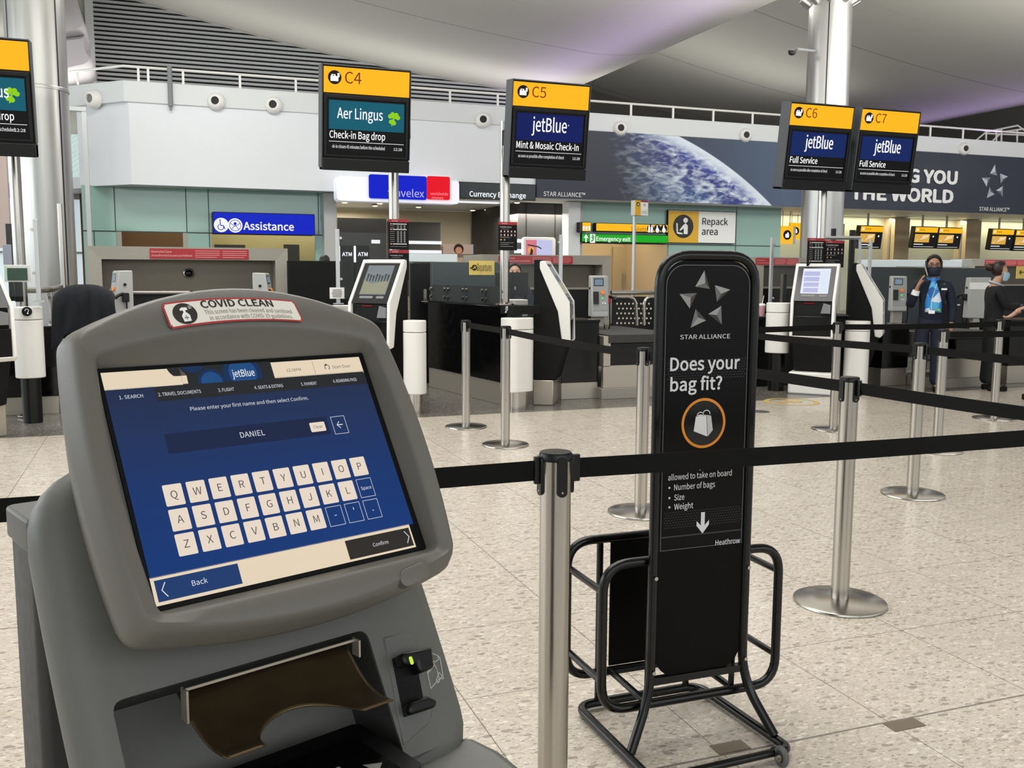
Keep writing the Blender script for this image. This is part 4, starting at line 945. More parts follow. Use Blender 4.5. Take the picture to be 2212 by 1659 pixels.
post('E', 5.72, 6.96, 'steel barrier post in front of the white kiosk with the lit screen')
post('G', 5.82, 5.83, 'steel barrier post just right of and behind the one before the standing woman')
post('H', 7.66, 6.98, 'steel barrier post at the right, before the desk of the seated woman')
post('K', 4.27, 6.93, 'steel barrier post hidden behind the bag gauge panel')
posts['R'] = (2.82, 2.02); posts['L'] = (-1.2, 2.08); posts['R2'] = (4.62, 2.6); posts['R3'] = (9.4, 5.8); posts['R4'] = (10.2, 6.95)
def belt(a, b, lab, z=.932, sag=0.0, ends=(1, 1)):
    (x0, y0), (x1, y1) = posts[a], posts[b]; d = V((x1-x0, y1-y0, 0)); ln_ = d.length; d.normalize(); n = V((-d.y, d.x, 0))
    p0, p1 = V((x0, y0, 0))+d*.046, V((x1, y1, 0))-d*.046; mid = (p0+p1)/2; mid.z = 0
    t = E('barrier_belt', (mid.x, mid.y, 0), lab, 'barrier belt', 'black belts between the barrier posts'); mb = MB(belt_m); m = 16; L0 = []
    for i in range(m+1):
        f = i/m; p = p0.lerp(p1, f); zz = z-sag*4*f*(1-f); lean = .003
        L0.append([p+n*lean+V((0, 0, zz-.025)), p+n*(lean+.0016)+V((0, 0, zz-.025)), p+n*(.0016-lean)+V((0, 0, zz+.025)), p-n*lean+V((0, 0, zz+.025))])
    mb.loft(L0, True, True); mb.build('webbing', t, world=True)
    M = Matrix((d, n, Z_)).transposed().to_4x4()
    for q, s in ((p0, 1), (p1, -1)):
        M2 = M.copy(); M2.translation = q+d*s*.004; b_ = MB(black, M2); b_.box(-.006, .012, -.006, .006, z-.032, z+.034); b_.build('end_clip', t, bev=.002, world=True)
belt('F', 'R', 'black belt across the front of the bag gauge, running right from the nearest post', sag=.004)
belt('L', 'F', 'black belt passing behind the grey kiosk to the nearest post', sag=.004)
belt('A', 'B', 'short black belt between the two posts before the black counter'); belt('B', 'S', 'black belt from the nearer post of that pair towards the bag gauge', sag=.01)
belt('S', 'C', 'black belt coming from behind the bag gauge to the large right post', sag=.005); belt('C', 'R', 'black belt from the large right post running down to the right edge', sag=.004)
belt('K', 'D', 'black belt from behind the bag gauge to the post before the standing woman', sag=.01); belt('D', 'R2', 'black belt from the post before the standing woman to the right edge', sag=.01)
belt('K', 'E', 'black belt in front of the white kiosk, left of its post', sag=.01); belt('E', 'H', 'black belt before the standing woman, farthest of the right-hand belts', sag=.01)
belt('G', 'R3', 'black belt running right from the post behind the large ones', sag=.01); belt('H', 'R4', 'black belt running right from the farthest right post', sag=.01)
for k, lb in (('R', 'steel barrier post just outside the right edge where two belts meet'),): post(k, *posts[k], lb)

# ================================================================== BAG SIZE GAUGE
GX, GY = 1.48, 2.36
gg = E('bag_size_gauge', (GX, 2.54, 0), 'black tubular bag size gauge with a tall sign panel asking Does your bag fit?', 'bag gauge')
r = .0142; hw = .1575
mb = MB(tubeblk)
fr = [(GX-.243, 2.315, .02), (GX-hw, GY, .175), (GX-hw, GY, 1.452), (GX+hw, GY, 1.452), (GX+hw, GY, .175), (GX+.205, 2.25, .03)]
path = [V(fr[0])]+rpath([fr[0], fr[1], fr[2], fr[3], fr[4], fr[5]], .09, 8)[1:]
mb.tube(path, r, 14); mb.build('sign_frame', gg, world=True)
def loop(y, name):
    mb = MB(tubeblk); mb.tube(rpath([(GX-.305, y, .125), (GX+.298, y, .125), (GX+.298, y, .566), (GX-.305, y, .566)], .085, 8, True), r, 14, True); mb.build(name, gg, world=True)
loop(2.386, 'basket_loop'); loop(2.64, 'basket_loop')
for x in (GX-.305, GX+.298):
    for z in (.217, .487): MB(tubeblk).tube([(x, 2.386, z), (x, 2.64, z)], .0105, 10).build('side_bar', gg, world=True)
for x in (GX-.15, GX+.15): MB(tubeblk).tube([(x, 2.386, .125), (x, 2.64, .125)], .0105, 10).build('floor_bar', gg, world=True)
mb = MB(tubeblk)
mb.tube(rpath([(GX-.255, 2.165, .02), (GX-.262, 2.65, .02), (GX+.185, 2.65, .02), (GX+.21, 2.185, .02), (GX+.145, 2.165, .03)], .06, 8), r, 14); mb.build('base_frame', gg, world=True)
MB(tubeblk).tube([(GX-.255, 2.165, .02), (GX+.145, 2.165, .03)], .0115, 12).build('front_bar', gg, world=True)
for x in (GX-hw-.03, GX+hw-.02): MB(tubeblk).tube([(x, 2.65, .02), (x, 2.65, .56)], .011, 10).build('rear_upright', gg, world=True)
for x in (GX-hw+.01, GX+hw-.01): MB(tubeblk).tube([(x, 2.40, .125), (x, 2.39, .56)], .009, 8).build('rear_upright', gg, world=True)
MB(gauge_p).box(GX-hw+.005, GX+hw-.005, 2.643, 2.649, .14, .56).build('back_panel', gg, world=True, bev=.001)
mb = MB(gauge_p); zt, zb, ri = 1.438, .212, .075
P = [(GX+x, z) for x, z in rrect(-hw+.012, hw-.012, zb, zt, ri, 8)]
P = [(x, max(zb, z)) for x, z in P]; mb.prism([(x, GY-.003, z) for x, z in P], (0, .006, 0)); mb.use(tubeblk).box(GX-hw, GX+hw, GY-.01, GY+.012, .196, .218); mb.build('panel', gg, world=True, bev=.0008)
for x in (GX-hw, GX+hw):
    for z in (.525, .240): MB(steel).lathe([(.0001, .0), (.005, .0005), (.0058, .003), (.0058, .004)], (0, 0, 0), 12).build('bolt', gg); o = bpy.data.objects[max((c.name for c in gg.children if c.name.startswith('bolt')))]; o.rotation_euler = (R(90), 0, 0); o.location = (x-GX, GY-r-.0045-2.54+.001, z)
for sx_ in (GX+.148,):
    for x in (sx_,):
        w_ = MB(mat('wheel_rubber', '#5d5d5c', .6)); w_.tube([(x+.0, 2.138+.022*math.cos(R(a)), .030+.022*math.sin(R(a))) for a in range(0, 360, 20)], .0085, 10, True); w_.build('wheel', gg, world=True)
        wh = [c for c in gg.children if c.name.startswith('wheel')][-1]
        m_ = MB(steel); m_.cyl((x-.012, 2.138, .030), (x+.010, 2.138, .030), .015, seg=18).cyl((x-.017, 2.138, .030), (x-.012, 2.138, .030), .006, seg=12); o = m_.build('hub', gg, world=True)
        MB(tubeblk).tube([(x, 2.138, .03), (x, 2.18, .03)], .01, 8).build('wheel_arm', gg, world=True)
# printed poster
yp = GY-.0035
mb = MB(mat('poster_black', '#040404', 0.35, noise=.1, nscale=300, spec=.15))
pw, z0, z1 = .138, .600, 1.425
P = rrect(-pw, pw, z0, z1, .058, 8); P = [(x, z) if z > 1 else ((-pw if x < 0 else pw), z0) for x, z in P]
mb.add([(GX+x, yp, z) for x, z in P], [tuple(range(len(P)))])
mb.use(mat('poster_edge', '#8d8f90', .4)); m = len(P)
for i in range(m):
    a, b = V((P[i][0], 0, P[i][1])), V((P[(i+1) % m][0], 0, P[(i+1) % m][1])); c = V((0, 0, 1.0)); ka = .992
    q = lambda p: V((GX+p.x*ka, yp-.0004, c.z+(p.z-c.z)*.9975))
    if (a-b).length > 1e-5: mb.quad(V((GX+a.x, yp-.0004, a.z)), V((GX+b.x, yp-.0004, b.z)), q(b), q(a))
pd = mat('poster_pattern', '#0e1011', .4)
mb.use(pd)
for zz0, zz1 in ((1.10, 1.165), (.665, .725)):
    nz = int((zz1-zz0)/.0075)
    for j in range(nz):
        for i in range(28):
            x = GX-.128+.0093*i+(.0046 if j % 2 else 0); z = zz0+.0075*j; mb.quad((x, yp-.0006, z), (x+.005, yp-.0006, z), (x+.005, yp-.0006, z+.0035), (x, yp-.0006, z+.0035))
mb.use(mat('poster_grey', '#2a2c2e', .4)).box(GX-pw+.002, GX+pw-.002, yp-.0008, yp-.0004, .638, .642)
def gp(u, v): p = atY(u, v, yp-.001); return V((p.x, yp-.001, p.z))
pwt = mat('poster_white', '#dcdcdc', .5); mb.use(pwt)
def gt(s, u0, v0, u1, bold=0.0, h=None):
    a, b = gp(u0, v0), gp(u1, v0); mb.text(s, a, X_, Z_, w=b.x-a.x, bold=bold, h=h)
gt('STAR ALLIANCE', 1469, 733, 1577, .004, .0178)
gt('Does your', 1447, 801, 1597, .022, .052); gt('bag fit?', 1447, 845, 1559, .022, .052)
gt('allowed to take on board', 1443, 1038, 1580, .008, .024); mb.box(gp(1511, 1015).x, gp(1514, 1015).x, yp-.001, yp-.0008, gp(1511, 1015).z-.001, gp(1511, 1015).z+.004)
for s, u1, v in (('Number of bags', 1544, 1059), ('Size', 1478, 1081), ('Weight', 1497, 1101)):
    gt(s, 1456, v, u1, .008, .024); c = gp(1446, v-5); mb.disc(c, X_, Z_, .0033, 10)
gt('Heathrow', 1545, 1178, 1598, .01, .022)
c = gp(1518, 1130); mb.quad(*[c+V((x, 0, z)) for x, z in ((-.0065, -.02), (.0065, -.02), (.0065, .033), (-.0065, .033))]); mb.quad(*[c+V((x, -.0001, z)) for x, z in ((0, -.031), (.021, -.006), (.021, .008), (0, -.013))]); mb.quad(*[c+V((x, -.0001, z)) for x, z in ((0, -.031), (0, -.013), (-.021, .008), (-.021, -.006))])
gs = [mat('dart_light', '#9b9b99', .4), mat('dart_mid', '#6d6d6c', .4), mat('dart_dark', '#3a3a3a', .4)]
star_mark(mb, gp(1524, 651), X_, Z_, .088, gs)
c = gp(1520, 914); mb.use(orange).disc(c, X_, Z_, .0735, 56, .0655); mb.use(mat('poster_disc', '#0b0b0c', .2)).disc(c, X_, Z_, .064, 48); c = c+V((0, -.0006, 0)); mb.use(pwt)
mb.quad(*[c+V((x, 0, z)) for x, z in ((-.033, -.022), (.013, -.040), (.008, .022), (-.027, .020))]); mb.use(mat('poster_light', '#bfc0c0', .5)).quad(*[c+V((x, 0, z)) for x, z in ((.0145, -.040), (.031, -.022), (.024, .021), (.0095, .022))])
mb.use(pwt).disc(c+V((-.012, -.0002, .022)), X_, Z_, .012, 18, .0095, -10, 190); mb.disc(c+V((.008, -.0002, .026)), X_, Z_, .013, 18, .0105, 0, 170); mb.quad(*[c+V((x, -.0002, z)) for x, z in ((-.027, .0205), (.008, .0225), (.024, .022), (-.015, .026))])
mb.build('poster', gg, world=True, smooth=False)
# ================================================================== DESK AREA
def Fz(u, v, z=0): return atZ(u, v, z)
def bx(t, name, m, x0, x1, y0, y1, z0, z1, bev=.004):
    return MB(m).box(x0, x1, y0, y1, z0, z1).build(name, t, world=True, bev=bev)
def pbx(t, name, m, u0, v0, u1, v1, Y, dep, bev=.004):
    a, b = atY(u0, v0, Y), atY(u1, v1, Y); return bx(t, name, m, a.x, b.x, Y, Y+dep, max(b.z, .0), a.z, bev)
# -- bag drop portals
mesh_panel = mat('perforated_steel', '#6d675c', 0.45, metal=.7, noise=.12, nscale=150, stretch=(1, 1, 6))
def portal(u0, u1, v, Y, ns, lb, rail=True, cam_=True, w_=None):
    a, b = atY(u0, v, Y), atY(u1, v, Y); x0, x1, z1 = a.x, b.x, (a.z+b.z)/2
    t = E('bag_drop_portal', ((x0+x1)/2, Y, 0), lb, 'bag drop', 'steel bag drop portals', 0)
    f = .16
    mb = MB(steeld)
    O = [V((x0, Y, 0)), V((x0, Y, z1)), V((x1, Y, z1)), V((x1, Y, 0))]; I = [V((x0+f, Y+.01, 0)), V((x0+f, Y+.01, z1-f)), V((x1-f, Y+.01, z1-f)), V((x1-f, Y+.01, 0))]; I2 = [p_+V((0, .3, 0)) for p_ in I]
    B = [p+V((0, 1.0, 0)) for p in O]
    mb.loft([B, O, I, I2], closed=False); mb.build('portal_frame', t, world=True, smooth=False)
    bx(t, 'rear_panel', mesh_panel, x0+f-.02, x1-f+.02, Y+.3, Y+.34, z1-f-.42, z1-f)
    bx(t, 'hatch', black, x0+f-.02, x1-f+.02, Y+.33, Y+.36, .0, z1-f-.40)
    bx(t, 'hatch_frame', steeld, x0+f, x1-f, Y+.28, Y+.33, z1-f-.44, z1-f-.40)
    if cam_:
        mb = MB(blackg); mb.lathe([(.055, 0), (.05, .02), (.035, .04), (.01, .05)], (0, 0, 0), 20); o = mb.build('camera_dome', t); o.rotation_euler = (R(90), 0, 0); o.location = ((x0+x1)/2-t.location.x-.02, .28, z1-f-.17)
        mb = MB(steel); mb.tube([(.06*math.cos(R(q)), .06*math.sin(R(q)), .01) for q in range(0, 360, 18)], .009, 6, True); o = mb.build('dome_ring', t); o.rotation_euler = (R(90), 0, 0); o.location = ((x0+x1)/2-t.location.x-.02, .28, z1-f-.17)
    if ns:
        p, q = atY(ns[0], ns[2], Y+.02), atY(ns[1], ns[3], Y+.02); s = E_part = None
        mb = MB(red).box(p.x, q.x, Y-.004, Y, z1-.148, z1-.02); mb.use(mat('red_print', '#e3a6a4', .5)); yy = Y-.006; w = q.x-p.x
        mb.text('Restricted Zone', (p.x+.02, yy, z1-.072), X_, Z_, w=w*.2, bold=.02); mb.text('Unauthorised access prohibited', (p.x+.02, yy, z1-.118), X_, Z_, w=w*.40, bold=.02)
        for c in (.45, .73):
            for k in range(4): mb.box(p.x+w*c, p.x+w*(c+.25-.03*(k == 3)), yy, yy+.002, z1-.05-.026*k, z1-.044-.026*k)
        mb.build('warning_notice', t, world=True, smooth=False)
    if rail:
        mb = MB(steel); zz = ZA(340, 632, Y); xa, xb = atY(285, 632, Y).x, atY(415, 632, Y).x
        mb.tube(rpath([(xa, Y+.1, zz), (xb, Y+.1, zz), (xb+.12, Y+.3, zz-.06)], .05), .022, 10); mb.build('grab_rail', t, world=True)
    return t
portal(187, 621, 534, 12.8, (302, 522, 0, 0), 'wide steel bag drop portal behind the grey kiosk, left of the black partition')
portal(1040, 1320, 551, 15.3, (1078, 1243, 0, 0), 'steel bag drop portal with a red strip behind the side-on white kiosk', False, False)
portal(1636, 1790, 556, 15.3, (1650, 1745, 0, 0), 'steel bag drop portal with a red strip right of the bag gauge sign', False, False)
portal(2096, 2290, 560, 16.2, (2162, 2260, 0, 0), 'steel bag drop portal with a red strip behind the seated woman', False, False)
# pale blue-white header panels between portals
t = E('header_panel', (XA(936, 15.3), 15.3, 1.5), 'pale blue-white header panel over the black desk door', 'panel', 'pale blue-white header panels'); pbx(t, 'panel', mat('pale_blue_panel', '#e9f3f6', .25, noise=.01, nscale=2), 887, 548, 988, 566, 15.3, .3); pbx(t, 'support', steeld, 890, 566, 898, 1200, 15.35, .2)
lp_ = MATS['pale_blue_panel']  # one even pale blue-white, no emission
t = E('header_panel', (XA(1980, 14.6), 14.6, 1.4), 'long pale blue-white header panel behind the standing woman', 'panel', 'pale blue-white header panels'); pbx(t, 'panel', lp_, 1876, 561, 1937, 577, 14.6, .3); pbx(t, 'panel', lp_, 1938, 561, 2078, 577, 14.6, .3); pbx(t, 'support', greyl, 2079, 560, 2098, 577, 14.6, .3); pbx(t, 'support', steeld, 1940, 577, 1950, 1200, 14.7, .2)
# -- black partitions, door, long counter
tag(pbx(None, 'black_partition', blackm, 622, 563, 744, 860, 12.2, .12), 'tall black partition beside the left steel portal', 'partition')
tag(pbx(None, 'glass_partition', mat('dark_glass_partition', '#1c2628', .2), 934, 566, 1076, 860, 13.6, .1), 'dark glass partition behind the long black counter', 'partition')
tag(pbx(None, 'back_partition', mat('dark_glass_partition', '#1c2628', .2), 1880, 577, 2130, 860, 13.6, .1), 'dark glossy partition behind the standing woman', 'partition')
pA, pB = Fz(1130, 888), Fz(925, 835); dv = (pB-pA); cl_ = dv.length; ang_ = math.atan2(dv.y, dv.x)
ct = E('check_in_counter', pA, 'long black check-in counter with a steel plinth, running back from the white pillar', 'counter', None, ang_)   # local x runs back along the front
MB(blackg).box(.34, cl_, -.18, 0, .24, 1.05).build('front_panel', ct, bev=.006)
MB(steel2).box(.30, cl_, -.17, -.01, 0, .24).build('plinth', ct, bev=.004)
MB(blackm).box(.18, .44, -.30, .03, .975, 1.065).box(.34, cl_, -.20, .0, 1.05, 1.065).build('worktop', ct, bev=.004)
mb = MB(wht); c = V((-.001, -.2, .98))
mb.disc((.30, .032, 1.03), X_*-1, Z_, .026, 18, .018, -60, 200); pl(mb, V((.30, .034, 1.02)), [(.03, -.03), (.0, .0), (-.03, .04)], .010, 0); mb.disc((.31, .032, 1.0), X_*-1, Z_, .011, 12); mb.build('hearing_symbol', ct, smooth=False)
gs_ = E('counter_glass_screen', pA+V((0, 0, 1.065)), 'row of clear glass panes clamped along the long black counter', 'glass screen', None, ang_)
for k in range(4):
    x0 = .42+k*.48; p_ = MB(clear).box(x0, x0+.465, -.03, -.02, .0, .46).build('glass_pane', gs_)
    mb = MB(steel)
    for x in (x0+.04, x0+.425):
        for z in (.05, .14): mb.cyl((x, -.019, z), (x, .004, z), .02, seg=12)
    mb.build('clamp', p_)
mb = MB(blackm)
for k in range(4): mb.box(.44+k*.48, .86+k*.48, -.06, -.035, 0, .19)
mb.build('lower_panel', gs_)
p = Fz(1041, 594, 1.43)
dsg = E('departures_sign', pA+dv*.5+V((0, 0, 1.32)), 'pale yellow Departures sign with an arrow on the counter glass', 'sign', None, 0)
a, b = atY(1014, 563, 10.0), atY(1068, 594, 10.0); dsg.location = ((a.x+b.x)/2, 10.0, b.z)
MB(yel2).box(a.x, b.x, 10.0, 10.012, b.z, a.z).build('board', dsg, world=True)
mb = MB(gblk); p0 = atY(1031, 585, 9.995); p1 = atY(1062, 583, 9.995); mb.text('Departures', p0, X_, Z_, w=p1.x-p0.x, h=.115); c = atY(1025, 578, 9.995); mb.disc(c, X_, Z_, .032, 20); c2 = atY(1018, 579, 9.995); pl(mb, c2, [(-.012, 0), (.018, 0)], .006, 0); pl(mb, c2, [(.0, .012), (-.012, 0), (.0, -.012)], .006, 0)
mb.use(yel2); pl(mb, c, [(-.02, -.012), (.02, .012)], .009, -.002); pl(mb, c, [(.0, .0), (-.004, .02)], .006, -.002); pl(mb, c, [(.0, .0), (.016, -.012)], .006, -.002); mb.build('lettering', dsg, world=True, smooth=False)
dsg2 = E('departures_sign', (XA(2215, 12.4), 12.4, 1.2), 'yellow sign with a left arrow, cut by the right edge', 'sign')
a, b = atY(2197, 575, 12.4), atY(2255, 602, 12.4); MB(yel2).box(a.x, b.x, 12.4, 12.412, b.z, a.z).build('board', dsg2, world=True); dsg2.location
mb = MB(gblk); c = atY(2206, 588, 12.39); pl(mb, c, [(-.03, 0), (.06, 0)], .014, 0); pl(mb, c, [(0, .035), (-.03, 0), (0, -.035)], .014, 0); mb.build('lettering', dsg2, world=True, smooth=False)
bd = E('desk_door', (XA(907, 11.6), 11.6, 0), 'tall black desk door with a metal handle, left of the counter glass', 'door')
pbx(bd, 'door_panel', black, 886, 568, 931, 860, 11.6, .05)
mb = MB(steel); a = atY(919, 640, 11.52); mb.rbox(a.x-.02, a.x+.02, 11.53, 11.6, a.z-.09, a.z+.09, .015, 'y').tube([(a.x-.05, 11.54, a.z-.07), (a.x+.07, 11.54, a.z-.07)], .014, 8); mb.build('door_handle', bd, world=True)

# -- slim black counter right of the side-on kiosk
def counter(name, u0, u1, vt, vb, vp, dep, lb, m=blackg, pm=steel2):
    f0, f1 = Fz((u0+u1)/2, vb), 0; Y = f0.y; x0, x1 = XA(u0, Y, vb), XA(u1, Y, vb); zt = ZA((u0+u1)/2, vt, Y); zp = ZA((u0+u1)/2, vp, Y)
    t = E(name, ((x0+x1)/2, Y, 0), lb, 'counter'); bx(t, 'front_panel', m, x0, x1, Y, Y+dep, zp, zt-.03); bx(t, 'worktop', m, x0-.01, x1+.01, Y-.01, Y+dep, zt-.03, zt); bx(t, 'plinth', pm, x0+.005, x1-.005, Y+.01, Y+dep-.01, 0, zp); return t, x0, x1, Y
counter('desk_counter', 1212, 1292, 691, 862, 826, .5, 'small black counter with a steel plinth right of the side-on white kiosk')
counter('desk_counter', 1902, 1958, 700, 833, 795, .5, 'black counter with a steel plinth left of the standing woman')
counter('desk_counter', 2175, 2300, 690, 826, 788, .5, 'black counter at the right edge before the seated woman')
counter('desk_counter', -40, 130, 705, 897, 858, .5, 'black counter with a bright steel plinth behind the grey kiosk at the left edge')
# -- conveyors with metal fronts
def conveyor(u0, u1, vt, vb, lb, Lback):
    Y = Fz((u0+u1)/2, vb).y; x0, x1 = XA(u0, Y, vb), XA(u1, Y, vb); z = lambda v: ZA((u0+u1)/2, v, Y)
    t = E('bag_conveyor', ((x0+x1)/2, Y, 0), lb, 'conveyor', 'bag conveyors'); zt = z(vt); h = zt
    bx(t, 'plinth', steeld, x0-.03, x1+.02, Y-.03, Y+Lback, 0, .12); bx(t, 'lower_panel', steel2, x0, x1, Y, Y+.05, .12, h*.52)
    bx(t, 'side_panel', steel2, x0, x0+.09, Y, Y+Lback, h*.5, h*.98); bx(t, 'side_panel', steel2, x1-.09, x1, Y, Y+Lback, h*.5, h*.98)
    bx(t, 'slot', blackg, x0+.09, x1-.09, Y+.06, Y+Lback, h*.5, h*.86); bx(t, 'belt', mat('conveyor_rubber', '#3a3a38', .7), x0+.06, x1-.06, Y-.01, Y+Lback, h*.87, h); return t
conveyor(1302, 1480, 722, 858, 'metal bag conveyor with a dark slot, left of the bag gauge', 3.2)
conveyor(2020, 2150, 716, 836, 'metal bag conveyor beside the standing woman', .9)
# perforated screen and bent rails by that conveyor
pf = E('perforated_screen', (XA(1370, 11.2), 11.2, .6), 'black screen panel with rows of round white holes behind the bent rails', 'screen panel')
a, b = atY(1322, 641, 11.2), atY(1440, 712, 11.2); MB(black).box(a.x, b.x, 11.2, 11.23, b.z, a.z).build('panel', pf, world=True); bx(pf, 'upright', steeld, a.x-.04, a.x, 11.2, 11.25, .748, a.z); bx(pf, 'upright', steeld, b.x, b.x+.04, 11.2, 11.25, .748, a.z)
mb = MB(mat('hole_light', '#e6dcc8', .5))
for j in range(5):
    for i in range(9): p = atY(1333+8.6*i+(4 if j % 2 else 0), 656+10.5*j, 11.19); mb.disc(p, X_, Z_, .013, 12)
mb.build('holes', pf, world=True, smooth=False)
gr = E('guard_rail', (XA(1370, 10.7), 10.7, .7), 'pair of bent steel guard rails standing on the conveyor edge', 'guard rail')
def Q(u, v, Y): return atY(u, v, Y)
for pts in ([(1331, 641), (1373, 641), (1376, 712)], [(1391, 712), (1391, 641), (1440, 641)]): MB(steel).tube(rpath([V((Q(*p, 10.7).x, 10.7, max(.748, Q(*p, 10.7).z))) if p[1] < 700 else V((Q(*p, 10.7).x, 10.7, .748)) for p in pts], .12, 8), .02, 10).build('rail', gr, world=True)
MB(steel).tube([Q(1320, 632, 11.4), Q(1450, 632, 11.4)], .03, 10).build('rail', gr, world=True)
# flag sign on a thin pole
fs = E('flag_sign', (XA(1371, 11.5), 11.5, 0), 'thin pole carrying a small yellow and white flag sign left of the bag gauge top', 'sign')
a = Q(1371, 440, 11.5); MB(alum).cyl((a.x, 11.5, 0), (a.x, 11.5, a.z), .022, seg=12).build('pole', fs, world=True)
M_ = Matrix.Translation(V((a.x, 11.46, 0))) @ Matrix.Rotation(R(14), 4, 'Z')
z0, z1 = ZA(1385, 466, 11.5), ZA(1385, 434, 11.5)
MB(greyl, M_).box(-.045, .19, -.03, .05, z0, z1).build('housing', fs, world=True); mb = MB(yel, M_); mb.box(-.045, .055, -.034, -.03, z0, z1); mb.use(wht).box(.055, .185, -.034, -.03, z0, z1-.02); mb.use(red).box(.055, .185, -.034, -.03, z1-.02, z1); mb.use(gblk).disc((.005, -.036, z1-.05), X_, Z_, .027, 18).disc((.12, -.036, z1-.055), X_, Z_, .017, 16, .012); mb.use(wht).disc((.005, -.038, z1-.052), X_, Z_, .013, 12); mb.use(gry)
for k in range(3): mb.box(.075, .165, -.036, -.034, z0+.03+.014*k, z0+.034+.014*k)
mb.build('sign_face', fs, world=True, smooth=False)

# -- white pillars
def pillar(u, v, z0, z1, w, d, rz, lb, base):
    p = Fz(u, v); t = E('white_pillar', p, lb, 'pillar', 'rounded white desk pillars', R(rz))
    MB(white).rbox(-w/2, w/2, -d/2, d/2, z0, z1-.12, min(w, d)*.42, 'z', 8).build('shaft', t, bev=.008)
    MB(white).rbox(-w/2, w/2, -d/2, d/2, z1-.115, z1, min(w, d)*.42, 'z', 8).build('top', t, bev=.008)
    MB(steel if base == 's' else black).rbox(-w*.33, w*.33, -d*.36, d*.36, 0, z0+.01, min(w, d)*.3, 'z', 8).build('base', t); return t
pillar(897, 893, .20, .93, .22, .20, -45, 'slim white rounded pillar right of the kiosk under the C4 sign', 's')
pillar(1116, 884, .19, .945, .34, .24, 18, 'broad white rounded pillar at the end of the long black counter', 's')
pillar(1675, 843, .46, 1.06, .28, .26, -42, 'white rounded pillar left of the kiosk with the lit screen', 'k')
pillar(1846, 850, .06, .86, .28, .22, -42, 'white rounded pillar right of the kiosk with the lit screen', 's')
pillar(72, 912, .42, 1.07, .25, .24, 10, 'white rounded pillar with a hearing symbol at the left edge', 'k')
pillar(738, 872, .3, 1.05, .30, .2, 0, 'white rounded pillar left of the kiosk under the C4 sign', 'k')
p = Q(58, 673, 9.57); hs = tag(MB(black).cyl((p.x, p.y, p.z), (p.x, p.y+.02, p.z), .042, seg=24).build('hearing_badge'), 'round black hearing loop badge on the left white pillar', 'badge')
mb = MB(wht); mb.disc(p+V((0, -.002, .008)), X_, Z_, .017, 16, .012, -70, 190); mb.disc(p+V((.006, -.002, -.016)), X_, Z_, .007, 10); o = mb.build('symbol', hs, world=True, smooth=False)

